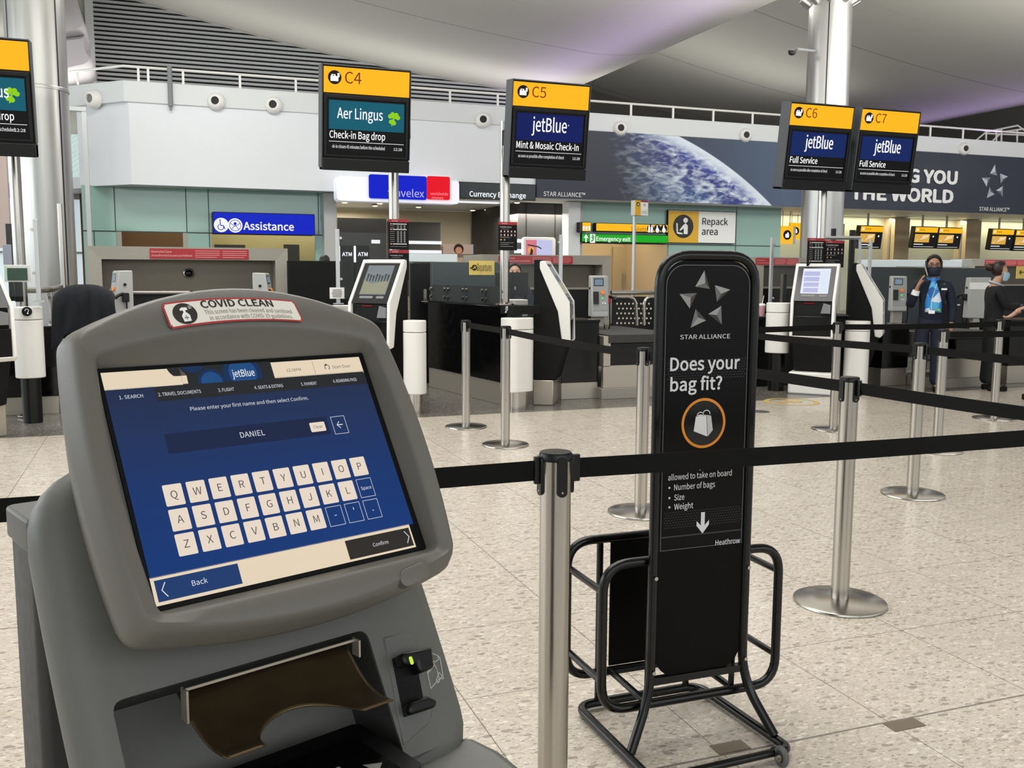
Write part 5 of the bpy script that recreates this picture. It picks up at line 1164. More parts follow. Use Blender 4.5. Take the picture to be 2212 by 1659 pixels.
# -- white and black self-service kiosks of the desk row
ksw, ksd = .50, .44
def desk_kiosk(x, y, rz, lb, mode, foot=True):
    t = E('desk_kiosk', (x, y, 0), lb, 'kiosk', 'white and black kiosks of the desk row', R(rz))
    h = ksd/2
    MB(blackm).prism([(-h, a, b) for a, b in ((.20, .27), (.20, 1.54), (.13, 1.54), (-.15, 1.07), (-.16, .68), (-.05, .27))], (ksd, 0, 0)).build('body', t, bev=.012)
    prof = [(.135, 1.52), (.085, 1.53), (-.185, 1.10), (-.20, .68), (-.17, .645), (-.11, .66), (-.06, 1.0), (.135, 1.45)]
    w = ksw/2; mb = MB(white)
    for sx in (-w, w-.035): mb.prism([(sx, a, b) for a, b in prof], (.035, 0, 0))
    mb.prism([(-w+.03, a, b) for a, b in ((.135, 1.52), (.085, 1.53), (.062, 1.495), (.11, 1.47))], (ksw-.06, 0, 0)); mb.prism([(-w+.03, a, b) for a, b in ((-.2, .685), (-.17, .645), (-.11, .66), (-.15, .69))], (ksw-.06, 0, 0))
    mb.build('shell', t, bev=.010, seg=3)
    sd = (V((0, .085, 1.53))-V((0, -.185, 1.10))); sl = sd.length; sd.normalize(); nn = V((0, -sd.z, sd.y)); o0 = V((0, -.185, 1.10))-nn*.012
    def S(a, b, e): return o0+X_*a+sd*b+nn*e
    def slab(m, a0, a1, b0, b1, e0, e1, r=.01): return MB(m).prism([S(a, b, e0) for a, b in rrect(a0, a1, b0, b1, r, 4)], nn*(e1-e0))
    slab(mat('kiosk_panel_dark', '#1b1d1e', .25), -w+.03, w-.03, 0, sl-.02, -.03, .0, .02).build('face_panel', t)
    b = slab(glow('kscreen_lit', '#e9ecf8') if mode == 'lit' else glow('kscreen_grey', '#8f979a', .8), -.155, .155, .10, .44, 0, .003, .004)
    if mode == 'lit':
        b.use(glow('kscreen_lav', '#b9bce0'))
        for r in range(4): b.prism([S(a, c, .0032) for a, c in ((-.14+.004*r, .40-.075*r), (.04, .40-.075*r), (.04, .34-.075*r), (-.14+.004*r, .34-.075*r))], nn*.0003)
        b.use(glow('kscreen_blue', '#dbe7f3')).prism([S(a, c, .0032) for a, c in ((.055, .42), (.145, .42), (.145, .12), (.055, .12))], nn*.0003)
    else:
        b.use(glow('kscreen_tan', '#aaa98e', .8)).prism([S(a, c, .0032) for a, c in ((-.15, .27), (-.05, .22), (.15, .27), (.15, .11), (-.15, .11))], nn*.0003)
        b.use(glow('kscreen_people', '#4d5558', .7))
        for k in range(8): b.prism([S(a-.13+.035*k, c, .0038) for a, c in ((0, .34-.01*(k % 3)), (.022, .34-.01*(k % 3)), (.018, .25), (.006, .25))], nn*.0003)
    b.build('screen', t)
    mb = slab(greym, -.14, .02, .055, .082, 0, .004, .01); mb.prism([S(a, c, 0) for a, c in rrect(.06, .15, .055, .082, .01, 4)], nn*.004); mb.build('button_strip', t)
    mb = slab(greym, -.08, .08, .465, .49, 0, .004, .01); mb.build('speaker', t)
    mb = slab(gw, -.17, -.1, .468, .482, 0, .003, .005); mb.prism([S(a, c, 0) for a, c in rrect(.1, .17, .468, .482, .005, 4)], nn*.003); mb.build('lamp_strip', t)
    MB(black).box(-w+.035, w-.035, -.15, -.10, .92, 1.09).build('tray_recess', t, bev=.006)
    MB(greym).prism([(a, -.15, z) for a, z in ((.09, .95), (.20, .95), (.20, 1.05), (.12, 1.07))], (0, -.03, 0)).build('reader', t, bev=.004)
    MB(blackg).box(-w+.035, w-.035, -.185, -.12, .68, .92).build('lower_cover', t, bev=.008)
    MB(glow('red_glint', '#a01020', .6)).box(-.1, .02, -.158, -.155, 1.06, 1.072).build('indicator_light', t)
    if foot: MB(white).box(-w, w, -.16, .18, 0, .26).build('foot', t, bev=.02)
    else: MB(steel2).box(-w+.02, w-.02, -.02, .2, 0, .27).build('foot', t, bev=.01)
    return t
desk_kiosk(2.10, 9.45, -47, 'white and black kiosk facing half left under the C4 sign, grey picture on its screen', 'grey')
desk_kiosk(4.01, 9.42, 60, 'white and black kiosk seen side-on under the C5 sign', 'grey', False)
desk_kiosk(7.24, 9.22, -47, 'white and black kiosk with a brightly lit lavender screen, left of the standing woman', 'lit')
desk_kiosk(8.16, 9.40, 46, 'white and black kiosk seen side-on right next to the standing woman', 'grey', False)
desk_kiosk(-1.42, 8.85, 38, 'white and black kiosk cut by the left edge of the picture', 'grey', False)

# -- grey bag drop terminals
def terminal(u, v, Y, rz, lb, back=False, hh=.50, z0=0.0, w=.105):
    a = atY(u, v, Y); t = E('bag_terminal', (a.x, Y, 0), lb, 'terminal', 'grey bag drop terminals', R(rz)); zt = a.z
    mb = MB(greyl); mb.prism([(-w, y, z) for y, z in ((-.06, zt), (.09, zt+.005), (.09, zt-hh), (-.12, zt-hh), (-.12, zt-hh+.06))], (2*w, 0, 0)); mb.build('head', t, bev=.012)
    fd = V((0, -.06, zt))-V((0, -.12, zt-hh+.06)); fl = fd.length; fd.normalize(); fn = V((0, -fd.z, fd.y)); o0 = V((0, -.12, zt-hh+.06))
    def S(x, q, e=.0): return o0+X_*x+fd*q+fn*e
    def pad(m, x0, x1, q0, q1, e, n, r=.004): MB(m).prism([S(x, q) for x, q in rrect(x0, x1, q0, q1, r, 3)], fn*e).build(n, t)
    pad(mat('terminal_face', '#9d9e9c', .5), -w+.012, w-.012, .02, fl-.01, .004, 'face_plate')
    pad(black, -.075, .045, fl-.125, fl-.03, .006, 'bezel'); pad(glow('terminal_screen', '#7f93a5', .8), -.065, .035, fl-.115, fl-.04, .007, 'screen')
    pad(black, -.085, -.02, .1, .25, .02, 'scanner_holder')
    MB(mat('orange_button', '#d9761c', .4, emit='#d9761c', es=.3)).cyl(S(.03, .24), S(.03, .24, .025), .024, seg=16).build('stop_button', t)
    MB(mat('green_button', '#3fae5a', .4, emit='#4fd06c', es=.6)).cyl(S(.03, .17), S(.03, .17, .012), .015, seg=14).build('go_button', t)
    for k in range(2): MB(wht).cyl(S(.03+.03*k, .11), S(.03+.03*k, .11, .008), .010, seg=12).build('button', t)
    MB(black).cyl((w, .0, zt-.15), (w+.012, .0, zt-.15), .016, seg=14).cyl((-w-.012, .0, zt-.15), (-w, .0, zt-.15), .016, seg=14).build('lock', t)
    MB(mat('scan_gun_red', '#c2324a', .4) if u > 1200 and u < 1400 else black).rbox(w, w+.05, -.04, .03, zt-.34, zt-.24, .012, 'x').build('gun_holder', t, bev=.006)
    MB(black).tube(rpath([(w+.03, -.03, zt-.25), (w+.07, -.10, zt-.27), (w+.07, -.13, zt-.30)], .03), .017, 10).build('scan_gun', t)
    MB(black).tube(rpath([(w+.04, 0, zt-.32), (w+.05, 0, zt-.62), (w+.0, .0, zt-.72), (w-.03, .03, zt-.55)], .08), .008, 8).build('cable', t)
    MB(steeld).box(-.07, .07, -.04, .08, z0, zt-hh).build('stand', t, bev=.008); return t
terminal(1293, 596, 10.6, -12, 'grey bag terminal with a red scan gun holder, right of the side-on kiosk', z0=.745)
terminal(1941, 597, 11.0, -28, 'grey bag terminal with orange and green buttons left of the standing woman')
terminal(2113, 600, 10.9, 158, 'grey bag terminal seen from behind, right of the standing woman', z0=.0, hh=.60, w=.155); tb = bpy.data.objects[max(o.name for o in bpy.data.objects if o.name.startswith('bag_terminal'))]
MB(wht).box(-.157, .157, .088, .094, ZA(2113, 600, 10.9)-.17, ZA(2113, 600, 10.9)-.07).build('paper_label', tb)
terminal(566, 590, 11.7, 70, 'grey bag terminal before the right side of the wide steel portal')
terminal(262, 585, 11.4, -72, 'grey bag terminal before the left side of the wide steel portal')

# -- aluminium posts with acrylic screens
def screen_post(u, v0, v1, Y, lb, u2=None, vb=None):
    a, b = atY(u, v0, Y), atY(u, v1, Y); t = E('acrylic_screen', (a.x, Y, b.z), lb, 'acrylic screen', 'acrylic screens on aluminium posts')
    MB(alum).box(a.x-.02, a.x+.02, Y, Y+.03, b.z, a.z).build('post', t, world=True, bev=.003)
    MB(alum).box(a.x-.05, a.x+.05, Y-.02, Y+.05, b.z-.01, b.z).build('foot', t, world=True)
    if u2:
        c = atY(u2, v0, Y); x0, x1 = sorted((a.x, c.x)); MB(clear).box(x0, x1, Y+.01, Y+.016, b.z+.04, a.z-.03).build('acrylic_pane', t, world=True)
        mb = MB(steel); s = 1 if c.x > a.x else -1
        for z in (a.z-.09, b.z+.25): mb.cyl((a.x+s*.03, Y-.01, z), (a.x+s*.03, Y+.02, z), .014, seg=12)
        mb.build('clamp', t, world=True)
screen_post(75, 474, 650, 9.6, 'aluminium screen post on the white pillar at the left edge', -20)
screen_post(729, 495, 655, 9.9, 'aluminium post with a clear screen left of the kiosk under the C4 sign', 838)
screen_post(1213, 507, 846, 10.4, 'aluminium post with a clear screen behind the side-on kiosk', 1098)
t = E('desk_counter', (XA(1760, 10.3), 10.3, 0), 'black counter behind the lit kiosk carrying a cup and screens', 'counter'); bx(t, 'front_panel', black, XA(1636, 10.0), XA(1885, 10.0), 9.98, 10.75, .0, .84); bx(t, 'worktop', blackm, XA(1634, 10.0), XA(1887, 10.0), 9.96, 10.77, .84, .87)
t = E('desk_counter', (XA(2077, 12.0), 12.0, 0), 'low black counter under the label printer by the seated woman', 'counter'); bx(t, 'front_panel', black, XA(2050, 11.85), XA(2108, 11.85), 11.82, 12.25, 0, ZA(2077, 702, 11.9)-.03); bx(t, 'worktop', blackm, XA(2049, 11.85), XA(2109, 11.85), 11.80, 12.27, ZA(2077, 702, 11.9)-.03, ZA(2077, 702, 11.9))
screen_post(1670, 513, 687, 10.02, 'aluminium post with a clear screen left of the lit kiosk', 1745)
screen_post(1883, 517, 690, 10.5, 'aluminium post with a clear screen behind the right side-on kiosk', 1800)
t = E('door_frame_arch', (XA(1820, 10.0), 10.0, 1.0), 'plain aluminium goalpost frame behind the lit kiosk', 'frame'); pts = [V((Q(1779, 640, 10.1).x, 10.1, .87)), Q(1779, 514, 10.1), Q(1858, 514, 10.1), V((Q(1856, 640, 10.1).x, 10.1, .87))]
for i in range(3): MB(alum).tube([pts[i], pts[i+1]], .024, 4).build('bar', t, world=True)
for u0, v0, v1, lb in ((1801, 494, 640, 'thin black pole left inside the aluminium goalpost frame'), (1842, 497, 680, 'thicker black pole right inside the aluminium goalpost frame')):
    a, b = Q(u0, v0, 10.3), Q(u0, v1, 10.3); b = V((a.x, 10.3, .87)); tag(MB(black).cyl(b, a, .033 if u0 < 1820 else .04, seg=14).build('black_pole'), lb, 'pole')
# -- monitors and small things on the desks
def monitor(u, v0, v1, Y, w, rz, lb, zb=None):
    a, b = atY(u, v0, Y), atY(u, v1, Y)
    if zb: b.z = zb
    t = E('desk_monitor', (a.x, Y, b.z), lb, 'monitor', 'black desk monitors', R(rz)); h = a.z-b.z
    MB(black).box(-w/2, w/2, 0, .045, .1, h).build('casing', t, bev=.006); MB(black).box(-.03, .03, .01, .05, 0, .2).build('neck', t); MB(black).rbox(-.11, .11, -.06, .1, 0, .015, .03).build('foot', t)
    MB(blackg).box(-w/2+.015, w/2-.015, -.003, 0, .115, h-.015).build('screen', t); MB(gry).box(-.05, -.01, .045, .048, .16, .2).build('sticker', t)
monitor(1103, 588, 655, 10.6, .42, 180, 'black monitor seen from behind over the long counter, under the C5 sign')
monitor(1697, 592, 689, 10.4, .30, 60, 'slim monitor seen edge-on behind the white pillar right of the bag gauge', .872)
a = Q(1125, 684, 9.9); tag(MB(white).rbox(a.x-.09, a.x+.09, 9.9, 10.1, a.z-.0, a.z+.19, .02, 'z').build('desk_printer', bev=.01), 'white boxy printer on the counter behind the broad white pillar', 'printer')
t = E('drinks_cup', V((XA(1649, 10.2), 10.2, .87)), 'clear cup with a pink drink and a straw right of the bag gauge top', 'cup')
MB(mat('pink_drink', '#d8a0a8', .3)).lathe([(.03, 0), (.042, .13)], seg=18).build('cup', t); MB(wht).lathe([(.044, .13), (.044, .145), (.03, .16)], seg=18).build('lid', t); MB(mat('straw', '#e8dcd8', .5)).tube([(.0, 0, .15), (.02, 0, .26)], .005, 8).build('straw', t)
for i, (u0, v0, u1, v1) in enumerate(((2062, 655, 2092, 702),)):
    t = E('label_printer', (XA(2077, 11.9), 11.9, .7), 'black label printer on the desk right of the standing woman', 'printer'); pbx(t, 'casing', black, u0, v0, u1, v1, 11.9, .25); pbx(t, 'cover', blackg, u0, v0-12, u1, v0-2, 11.92, .2); mb = MB(wht); pbox(mb, u0+6, v0+2, u0+12, v0+5, 11.89, .01); pbox(mb, u1-10, v0+3, u1-4, v0+6, 11.89, .01); mb.build('label', t, world=True)
# printed notice by the C4 kiosk and small yellow item
t = E('paper_notice', (XA(728, 9.88), 9.88, 1.0), 'white paper notice on the screen post left of the kiosk under the C4 sign', 'notice'); mb = MB(wht); pbox(mb, 712, 621, 744, 645, 9.88, .004); mb.build('paper', t, world=True); mb = MB(gry)
for k in range(5): pbox(mb, 717+abs(k-2), 625+3.6*k, 739-abs(k-2), 627+3.6*k, 9.876, .003)
mb.build('print', t, world=True)
# tablet display at the left edge (plain page)
t = E('tablet_display', (XA(38, 9.8), 9.8, 1.1), 'white tablet display with a dark green page at the left edge', 'tablet'); pbx(t, 'frame', white, 8, 572, 66, 609, 9.8, .03); mb = MB(glow('tablet_green', '#2c4a36', .8)); pbox(mb, 15, 579, 60, 606, 9.79, .01); mb.use(glow('tablet_glow', '#bfe8c4', .7)); pbox(mb, 8.5, 574, 14, 608, 9.79, .01); mb.build('page', t, world=True); pbx(t, 'stand', black, 30, 609, 50, 652, 9.82, .05)
t = E('desk_box', (XA(40, 10.6), 10.6, 1.0), 'tall black cabinet with a grey side panel behind the tablet at the left edge', 'cabinet'); pbx(t, 'casing', black, 11, 483, 48, 650, 10.6, .3); pbx(t, 'side_panel', mat('lilac_grey', '#9a9eae', .5), 5, 528, 26, 575, 10.55, .05)
# handrail round the foot of the left column
t = E('steel_handrail', (XA(100, 11.0), 11.0, .9), 'low steel handrail with glass brackets round the foot of the left column', 'handrail')
MB(steel).tube(rpath([Q(48, 627, 10.6), Q(104, 627, 10.9), Q(142, 618, 11.6)], .2), .03, 10).build('rail', t, world=True); MB(steel).tube([V((XA(137, 11.4, 612), 11.4, 0)), V((XA(137, 11.4, 612), 11.4, ZA(124, 440, 11.4)))], .025, 8).build('upright', t, world=True)
for u in (104, 115, 127): MB(steel).tube([Q(u, 629, 11.1), Q(u, 648, 11.1)], .012, 8).build('bracket', t, world=True)
MB(steel).tube([Q(109, 640, 11.0), V((Q(109, 640, 11.0).x, 11.0, 0))], .03, 8).build('upright', t, world=True)
# chair with a dark jacket over its back
ch = E('desk_chair', (XA(182, 10.3), 10.3, 0), 'black swivel desk chair standing behind the grey kiosk, left of the wide portal', 'chair')
cx = XA(182, 10.3); zt = ZA(182, 622, 10.3)
MB(blackm).rbox(cx-.22, cx+.22, 10.24, 10.30, zt-.55, zt, .1, 'y').build('backrest', ch, world=True, bev=.02); MB(blackm).rbox(cx-.24, cx+.24, 10.3, 10.78, .46, .55, .08).build('seat', ch, world=True, bev=.02); MB(black).cyl((cx, 10.5, .08), (cx, 10.5, .47), .03).build('column', ch, world=True)
MB(black).box(cx-.03, cx+.03, 10.24, 10.5, .43, .62).build('back_support', ch, world=True)
for k in range(5): a = R(72*k); MB(black).tube([(cx, 10.5, .1), (cx+.28*math.cos(a), 10.5+.28*math.sin(a), .05)], [.025, .018], 8).build('leg', ch, world=True)
jm = mat('navy_cloth', '#070b14', .85, noise=.2, nscale=25); mb = MB(jm); P = []
for j in range(13):
    f = j/12; L_ = []
    for i in range(25):
        g = i/24*2-1; half = .27+.05*f; x = cx+g*half; fold = .018*math.sin(g*9+f*3)*f+.012*math.sin(g*17)
        z = zt+.03-.10*abs(g)**2.6-f*(.50+.05*math.cos(g*7)); y = 10.20-.05*math.sin(min(1, f*3)*1.57)+fold-.03*abs(g)
        if j == 0: y = 10.27
        L_.append((x, y, z))
    P.append(L_)
mb.loft(P, closed=False); jk = mb.build('jacket', None, ang=80); tag(jk, 'dark navy jacket hung over the back of the desk chair behind the grey kiosk', 'jacket'); md = jk.modifiers.new('t', 'SOLIDIFY'); md.thickness = .02; md = jk.modifiers.new('s', 'SUBSURF'); md.levels = md.render_levels = 1
# -- far check-in displays and hanging yellow flags
def far_display(u0, u1, v0, v1, lb):
    Y = 28.4; a, b = Q(u0, v0, Y), Q(u1, v1, Y); w, h = b.x-a.x, a.z-b.z; t = E('flight_display', ((a.x+b.x)/2, Y, b.z), lb, 'display', 'check-in displays under the far soffit'); M = Matrix.Rotation(R(8), 4, 'X')
    MB(black, M).box(-w/2, w/2, 0, .18, 0, h).build('housing', t, bev=.01)
    mb = MB(gy, M); mb.box(-w/2+.06, w/2-.02, -.01, 0, h*.74, h-.02); mb.use(gw).disc((-w/2+.16, -.014, h*.86), X_, Z_, .05, 14); mb.use(glow('number_smudge', '#c98a14')); [mb.box(-w/2+.27+.09*k, -w/2+.33+.09*k, -.013, -.01, h*.82, h*.9) for k in range(3)]; mb.build('number_panel', t, smooth=False)
    mb = MB(glow('display_gold', '#d9a84a'), M); mb.box(-w/2+.08, w*.18, -.01, 0, h*.28, h*.66); mb.use(glow('display_pale', '#f0d7a0')).quad((-w/2+.1, -.013, h*.32), (w*.1, -.013, h*.5), (w*.16, -.013, h*.64), (-w*.1, -.013, h*.6)); mb.use(glow('display_rust', '#b4622c')); pl(mb, V((-w*.2, -.013, h*.45)), [(-.1, -.06), (.08, .08)], .03, -.002); mb.use(gw); mb.box(-w/2+.08, -w*.05, -.01, 0, h*.17, h*.205).box(-w/2+.08, w*.4, -.01, 0, h*.07, h*.085); mb.disc((w*.33, -.012, h*.56), X_, Z_, .035, 12); mb.build('screen', t, smooth=False)
    MB(steeld).cyl((0, .1, h-.02), (0, .1, ZB-b.z), .04, seg=10).build('hanger', t)
far_display(1853, 1902, 487, 538, 'far check-in display alone right of the steel column'); far_display(1971, 2020, 489, 537, 'far check-in display above the standing woman, left of its pair'); far_display(2023, 2072, 491, 538, 'far check-in display above the standing woman, right of its pair')
far_display(2138, 2184, 494, 541, 'far check-in display near the right edge, left of its pair'); far_display(2189, 2238, 496, 543, 'far check-in display cut by the right edge')
def flag(u0, v0, u1, v1, Y, lb):
    a, b = Q(u0, v0, Y), Q(u1, v1, Y); t = E('hanging_sign', ((a.x+b.x)/2, Y, b.z), lb, 'sign', 'yellow hanging signs'); w, h = b.x-a.x, a.z-b.z
    MB(gy).box(-w/2, w/2, 0, .16, 0, h).build('lit_box', t, bev=.01); MB(greyl).box(w/2, w/2+.1, .0, .16, 0, h).build('end_cap', t)
    mb = MB(scrblk); mb.disc((0, -.004, h*.5), X_, Z_, w*.33, 22); mb.use(gw).rbox(-w*.16, w*.14, -.009, -.006, h*.5-w*.18, h*.5+w*.08, .03, 'y'); mb.box(-w*.02, w*.1, -.009, -.006, h*.5+w*.08, h*.5+w*.17); mb.build('bag_symbol', t, smooth=False)
    for s in (-.3, .3): MB(steeld).cyl((w*s, .08, h), (w*s, .08, ZB-b.z), .012, seg=8).build('rod', t)
flag(1688, 488, 1713, 527, 28.6, 'nearer yellow hanging sign with a bag symbol left of the right steel column')
flag(1709, 481, 1729, 517, 30.0, 'farther yellow hanging sign half behind the nearer one'); flag(1806, 483, 1819, 513, 28.9, 'yellow hanging sign peeping out right of the steel column')
# floor marks
p = Fz(1710, 868); t = E('floor_sticker', p, 'worn yellow ring sticker on the floor before the lit kiosk', 'sticker'); mb = MB(mat('sticker_yellow', '#cdb05a', .45)); mb.disc((0, 0, .0015), X_, Y_, .30, 40, .25); mb.disc((-.09, 0, .0015), X_, Y_, .06, 20).quad((-.02, -.1, .0015), (.12, -.04, .0015), (.14, .06, .0015), (-.02, .1, .0015)); mb.build('ring', t, smooth=False)
p = Fz(1641, 889); tag(MB(mat('floor_cap', '#3c3a37', .5)).lathe([(.1, 0), (.1, .002), (.06, .003)], p, 24).build('floor_disc'), 'round dark cap in the floor right of the bag gauge panel', 'floor cap')
p, q = Fz(1905, 1563), Fz(1973, 1552); tag(MB(mat('bronze_cover', '#7f7464', .4, metal=.6)).box(p.x, p.x+.12, 2.19, 2.245, .0, .002).build('joint_cover'), 'small bronze joint cover plate in the floor groove near the right front', 'cover plate')
p = Fz(1590, 1622); tag(MB(MATS['bronze_cover']).box(p.x-.06, p.x+.05, 2.255, 2.31, .0, .002).build('joint_cover'), 'small bronze joint cover plate in the floor groove under the bag gauge', 'cover plate')
p = Fz(1186, 866); t = E('folded_card', p+V((0, -.05, 0)), 'small folded white card on the floor before the side-on kiosk', 'card'); MB(wht).prism([(-.06, 0, 0), (.06, 0, 0), (.05, .01, .09), (.0, .01, .09)], (0, .003, 0)).build('leaf', t)
# ================================================================== PEOPLE
def skin_mesh(name, pts, edges, m, parent, root, sub=2, ang=180):
    """grow one continuous surface round a jointed skeleton; pts: key -> (x,y,z,r) or (x,y,z,rx,ry)"""
    ks = list(pts); me = bpy.data.meshes.new(name)
    me.from_pydata([pts[k][:3] for k in ks], [(ks.index(a), ks.index(b)) for a, b in edges], [])
    o = bpy.data.objects.new(name, me); C.objects.link(o); bpy.context.view_layer.objects.active = o
    md = o.modifiers.new('skin', 'SKIN'); md.use_smooth_shade = True; md.branch_smoothing = 0.4
    sv = me.skin_vertices[0].data
    for i, k in enumerate(ks):
        p = pts[k]; sv[i].radius = (p[3], p[4] if len(p) > 4 else p[3]); sv[i].use_root = (k == root)
    s = o.modifiers.new('sub', 'SUBSURF'); s.levels = s.render_levels = sub
    dg = bpy.context.evaluated_depsgraph_get(); nm = bpy.data.meshes.new_from_object(o.evaluated_get(dg))
    bpy.data.objects.remove(o); bpy.data.meshes.remove(me)
    nm.name = name; nm.materials.clear(); nm.materials.append(m); o = bpy.data.objects.new(name, nm); C.objects.link(o); o.parent = parent; nm.shade_smooth(); return o
skin_a = mat('skin_brown', '#b08468', .5, noise=.03, nscale=30); skin_b = mat('skin_fair', '#c69a80', .5, noise=.03, nscale=30)
navyc = mat('navy_suit', '#121a2e', .8, noise=.12, nscale=200); hair_d = mat('hair_dark', '#120d0b', .45, noise=.2, nscale=60, stretch=(1, 1, .1)); hair_b = mat('hair_brown', '#2e1a12', .42, noise=.25, nscale=60, stretch=(1, 1, .1))
def chain(*ks): return list(zip(ks, ks[1:]))
def hand(P, Ed, pre, wrist, palm, tips, thumb, spread):
    """palm and five separate fingers; tips: direction of the fingers; each finger has a knuckle bend"""
    w, p = V(wrist), V(palm); d = V(tips).normalized(); s = V(spread).normalized(); c = d.cross(s)
    for i, ln_ in enumerate((.068, .076, .070, .054)):
        o = p+s*(.027-.018*i)
        a, b, e = o+d*.012, o+d*(.012+ln_*.5)+c*.008, o+d*(ln_*.92)+c*.028
        for n, q, r in (('a', a, .010), ('b', b, .009), ('c', e, .0075)): P[f'{pre}{i}{n}'] = (*q, r)
        Ed += [(pre+'palm', f'{pre}{i}a')]+chain(f'{pre}{i}a', f'{pre}{i}b', f'{pre}{i}c')
    t = V(thumb).normalized(); o = w.lerp(p, .5)+s*.03
    P[pre+'t0'] = (*o, .012); P[pre+'t1'] = (*(o+t*.035), .0105); P[pre+'t2'] = (*(o+t*.062+d*.01), .0085); Ed += [(pre+'wr', pre+'t0')]+chain(pre+'t0', pre+'t1', pre+'t2')
def person(x, y, rz, lb, s=1.0, A=None, Bm=None, head_tilt=0.0, skin=skin_a, suit=navyc, hair=hair_d, kind=0, extras=None):
    """local: x to the viewer's right when facing us, front -y. A, Bm: elbow, wrist, palm of the two arms"""
    t = E('person', (x, y, 0), lb, 'person', None, R(rz)); t.scale = (s, s, s)
    P, Ed = {}, []
    hy = -.02-head_tilt*.25
    P.update(pel=(0, 0, .90, .105, .085), bel=(0, -.005, 1.02, .095, .075), che=(0, 0, 1.19, .135, .10), col=(0, .01, 1.33, .075, .07), nk=(0, .005, 1.385, .047), jaw=(0, hy-.015, 1.435, .058, .062), face=(0, hy-.006, 1.495, .070, .082), cra=(0, hy+.008, 1.56, .074, .088), top=(0, hy+.012, 1.612, .045, .055))
    Ed += chain('pel', 'bel', 'che', 'col', 'nk', 'jaw', 'face', 'cra', 'top')
    P['nose'] = (0, hy-.098, 1.487, .010); Ed.append(('face', 'nose'))
    for sg in (-1, 1):
        k = 'L' if sg < 0 else 'R'
        P[k+'ear'] = (sg*.078, hy+.005, 1.495, .014); Ed.append(('face', k+'ear'))
        P[k+'hip'] = (sg*.085, 0, .82, .085); P[k+'kne'] = (sg*.095, -.01, .47, .056); P[k+'ank'] = (sg*.10, .015, .085, .036); P[k+'toe'] = (sg*.11, -.13, .03, .026)
        Ed += chain('pel', k+'hip', k+'kne', k+'ank', k+'toe')
        el, wr, pa, tip, th, spr = (A if sg < 0 else Bm)
        P[k+'sho'] = (sg*.165, .01, 1.30, .05); P[k+'elb'] = (*el, .040); P[k+'wr'] = (*wr, .026); P[k+'palm'] = (*pa, .032, .02)
        Ed += chain('che', k+'sho', k+'elb', k+'wr', k+'palm'); hand(P, Ed, k, wr, pa, tip, th, spr)
    skin_mesh('body', P, Ed, skin, t, 'pel')
    # trousers and jacket follow the body and end at ankle, cuff and collar
    q = dict(pel=(0, 0, .90, .155, .125), wai=(0, 0, 1.08, .13, .105)); e = chain('wai', 'pel')
    for k, sg in (('L', -1), ('R', 1)): q[k+'h'] = (sg*.088, 0, .80, .105); q[k+'k'] = (sg*.098, -.01, .46, .092); q[k+'a'] = (sg*.103, .012, .06, .086); e += chain('pel', k+'h', k+'k', k+'a')
    skin_mesh('trousers', q, e, suit, t, 'pel')
    q = dict(hem=(0, 0, .80, .185, .145), wai=(0, -.005, 1.03, .145, .115), che=(0, .0, 1.19, .168, .125), col=(0, .012, 1.318, .098, .082)); e = chain('hem', 'wai', 'che', 'col')
    for k, sg in (('L', -1), ('R', 1)):
        el, wr = (A if sg < 0 else Bm)[:2]; sh = V((sg*.172, .01, 1.295)); w2 = V(el).lerp(V(wr), .86)
        q[k+'s'] = (*sh, .068); q[k+'e'] = (*el, .058); q[k+'w'] = (*w2, .046); e += chain('che', k+'s', k+'e', k+'w')
    skin_mesh('jacket', q, e, suit, t, 'che')
    mb = MB(blackm)
    for sg in (-1, 1): mb.rbox(sg*.105-.045, sg*.105+.045, -.175, .06, 0, .065, .04, 'z', 6)
    for k, sg in (('shoe', -1), ('shoe', 1)): MB(blackm).rbox(sg*.105-.045, sg*.105+.045, -.175, .06, 0, .065, .04, 'z', 6).build('shoe', t, bev=.015)
    mb.bm.free()
    # hair
    def cap(name, c, rx, ry, rz_, cut, m, z0=-1.0):
        mb = MB(m); L_ = []
        for j in range(15):
            th = math.pi*j/14; L_.append([V(c)+V((rx*math.sin(th)*math.cos(a), ry*math.sin(th)*math.sin(a), rz_*math.cos(th))) for a in [2*math.pi*k/28 for k in range(28)]])
        L2 = []
        for lo in L_: L2.append([V((p.x, max(p.y, cut(p.z)), p.z)) for p in lo])
        mb.loft(L2, False, False); return mb.build(name, t, ang=180)
    cap('hair', (0, hy+.018, 1.545), .090, .104, .104, lambda z: hy-.075 if z > 1.61 else hy+.01 if z < 1.575 else hy-.03, hair)
    mb = MB(mat('eye_dark', '#160f0c', .2)); 
    for sg in (-1, 1): mb.disc((sg*.031, hy-.083, 1.520), X_, Z_, .010, 12)
    mb.build('eyes', t)
    mb = MB(hair)
    for sg in (-1, 1): mb.box(sg*.033-.020, sg*.033+.020, hy-.090, hy-.082, 1.540, 1.546)
    mb.build('eyebrows', t)
    if extras: extras(t, hy)
    return t
def mask(t, hy, m):
    mb = MB(m); L_ = []
    for j in range(9):
        f = j/8; z = 1.497-.105*f; bulge = .026*math.sin(math.pi*min(1, .15+f*.85))
        L_.append([((.082-.012*f)*math.sin(R(a)), hy+.004-(.088+bulge*max(0, math.cos(R(a)))-.012*f)*math.cos(R(a)), z-.006*math.cos(R(a))) for a in range(-82, 83, 12)])
    mb.loft(L_, closed=False); o = mb.build('face_mask', t, ang=180); md = o.modifiers.new('t', 'SOLIDIFY'); md.thickness = .003
    mb = MB(m)
    for sg in (-1, 1): mb.tube([(sg*.080, hy-.01, 1.49), (sg*.090, hy+.012, 1.50), (sg*.082, hy-.004, 1.43)], .002, 5)
    mb.build('ear_loop', t)
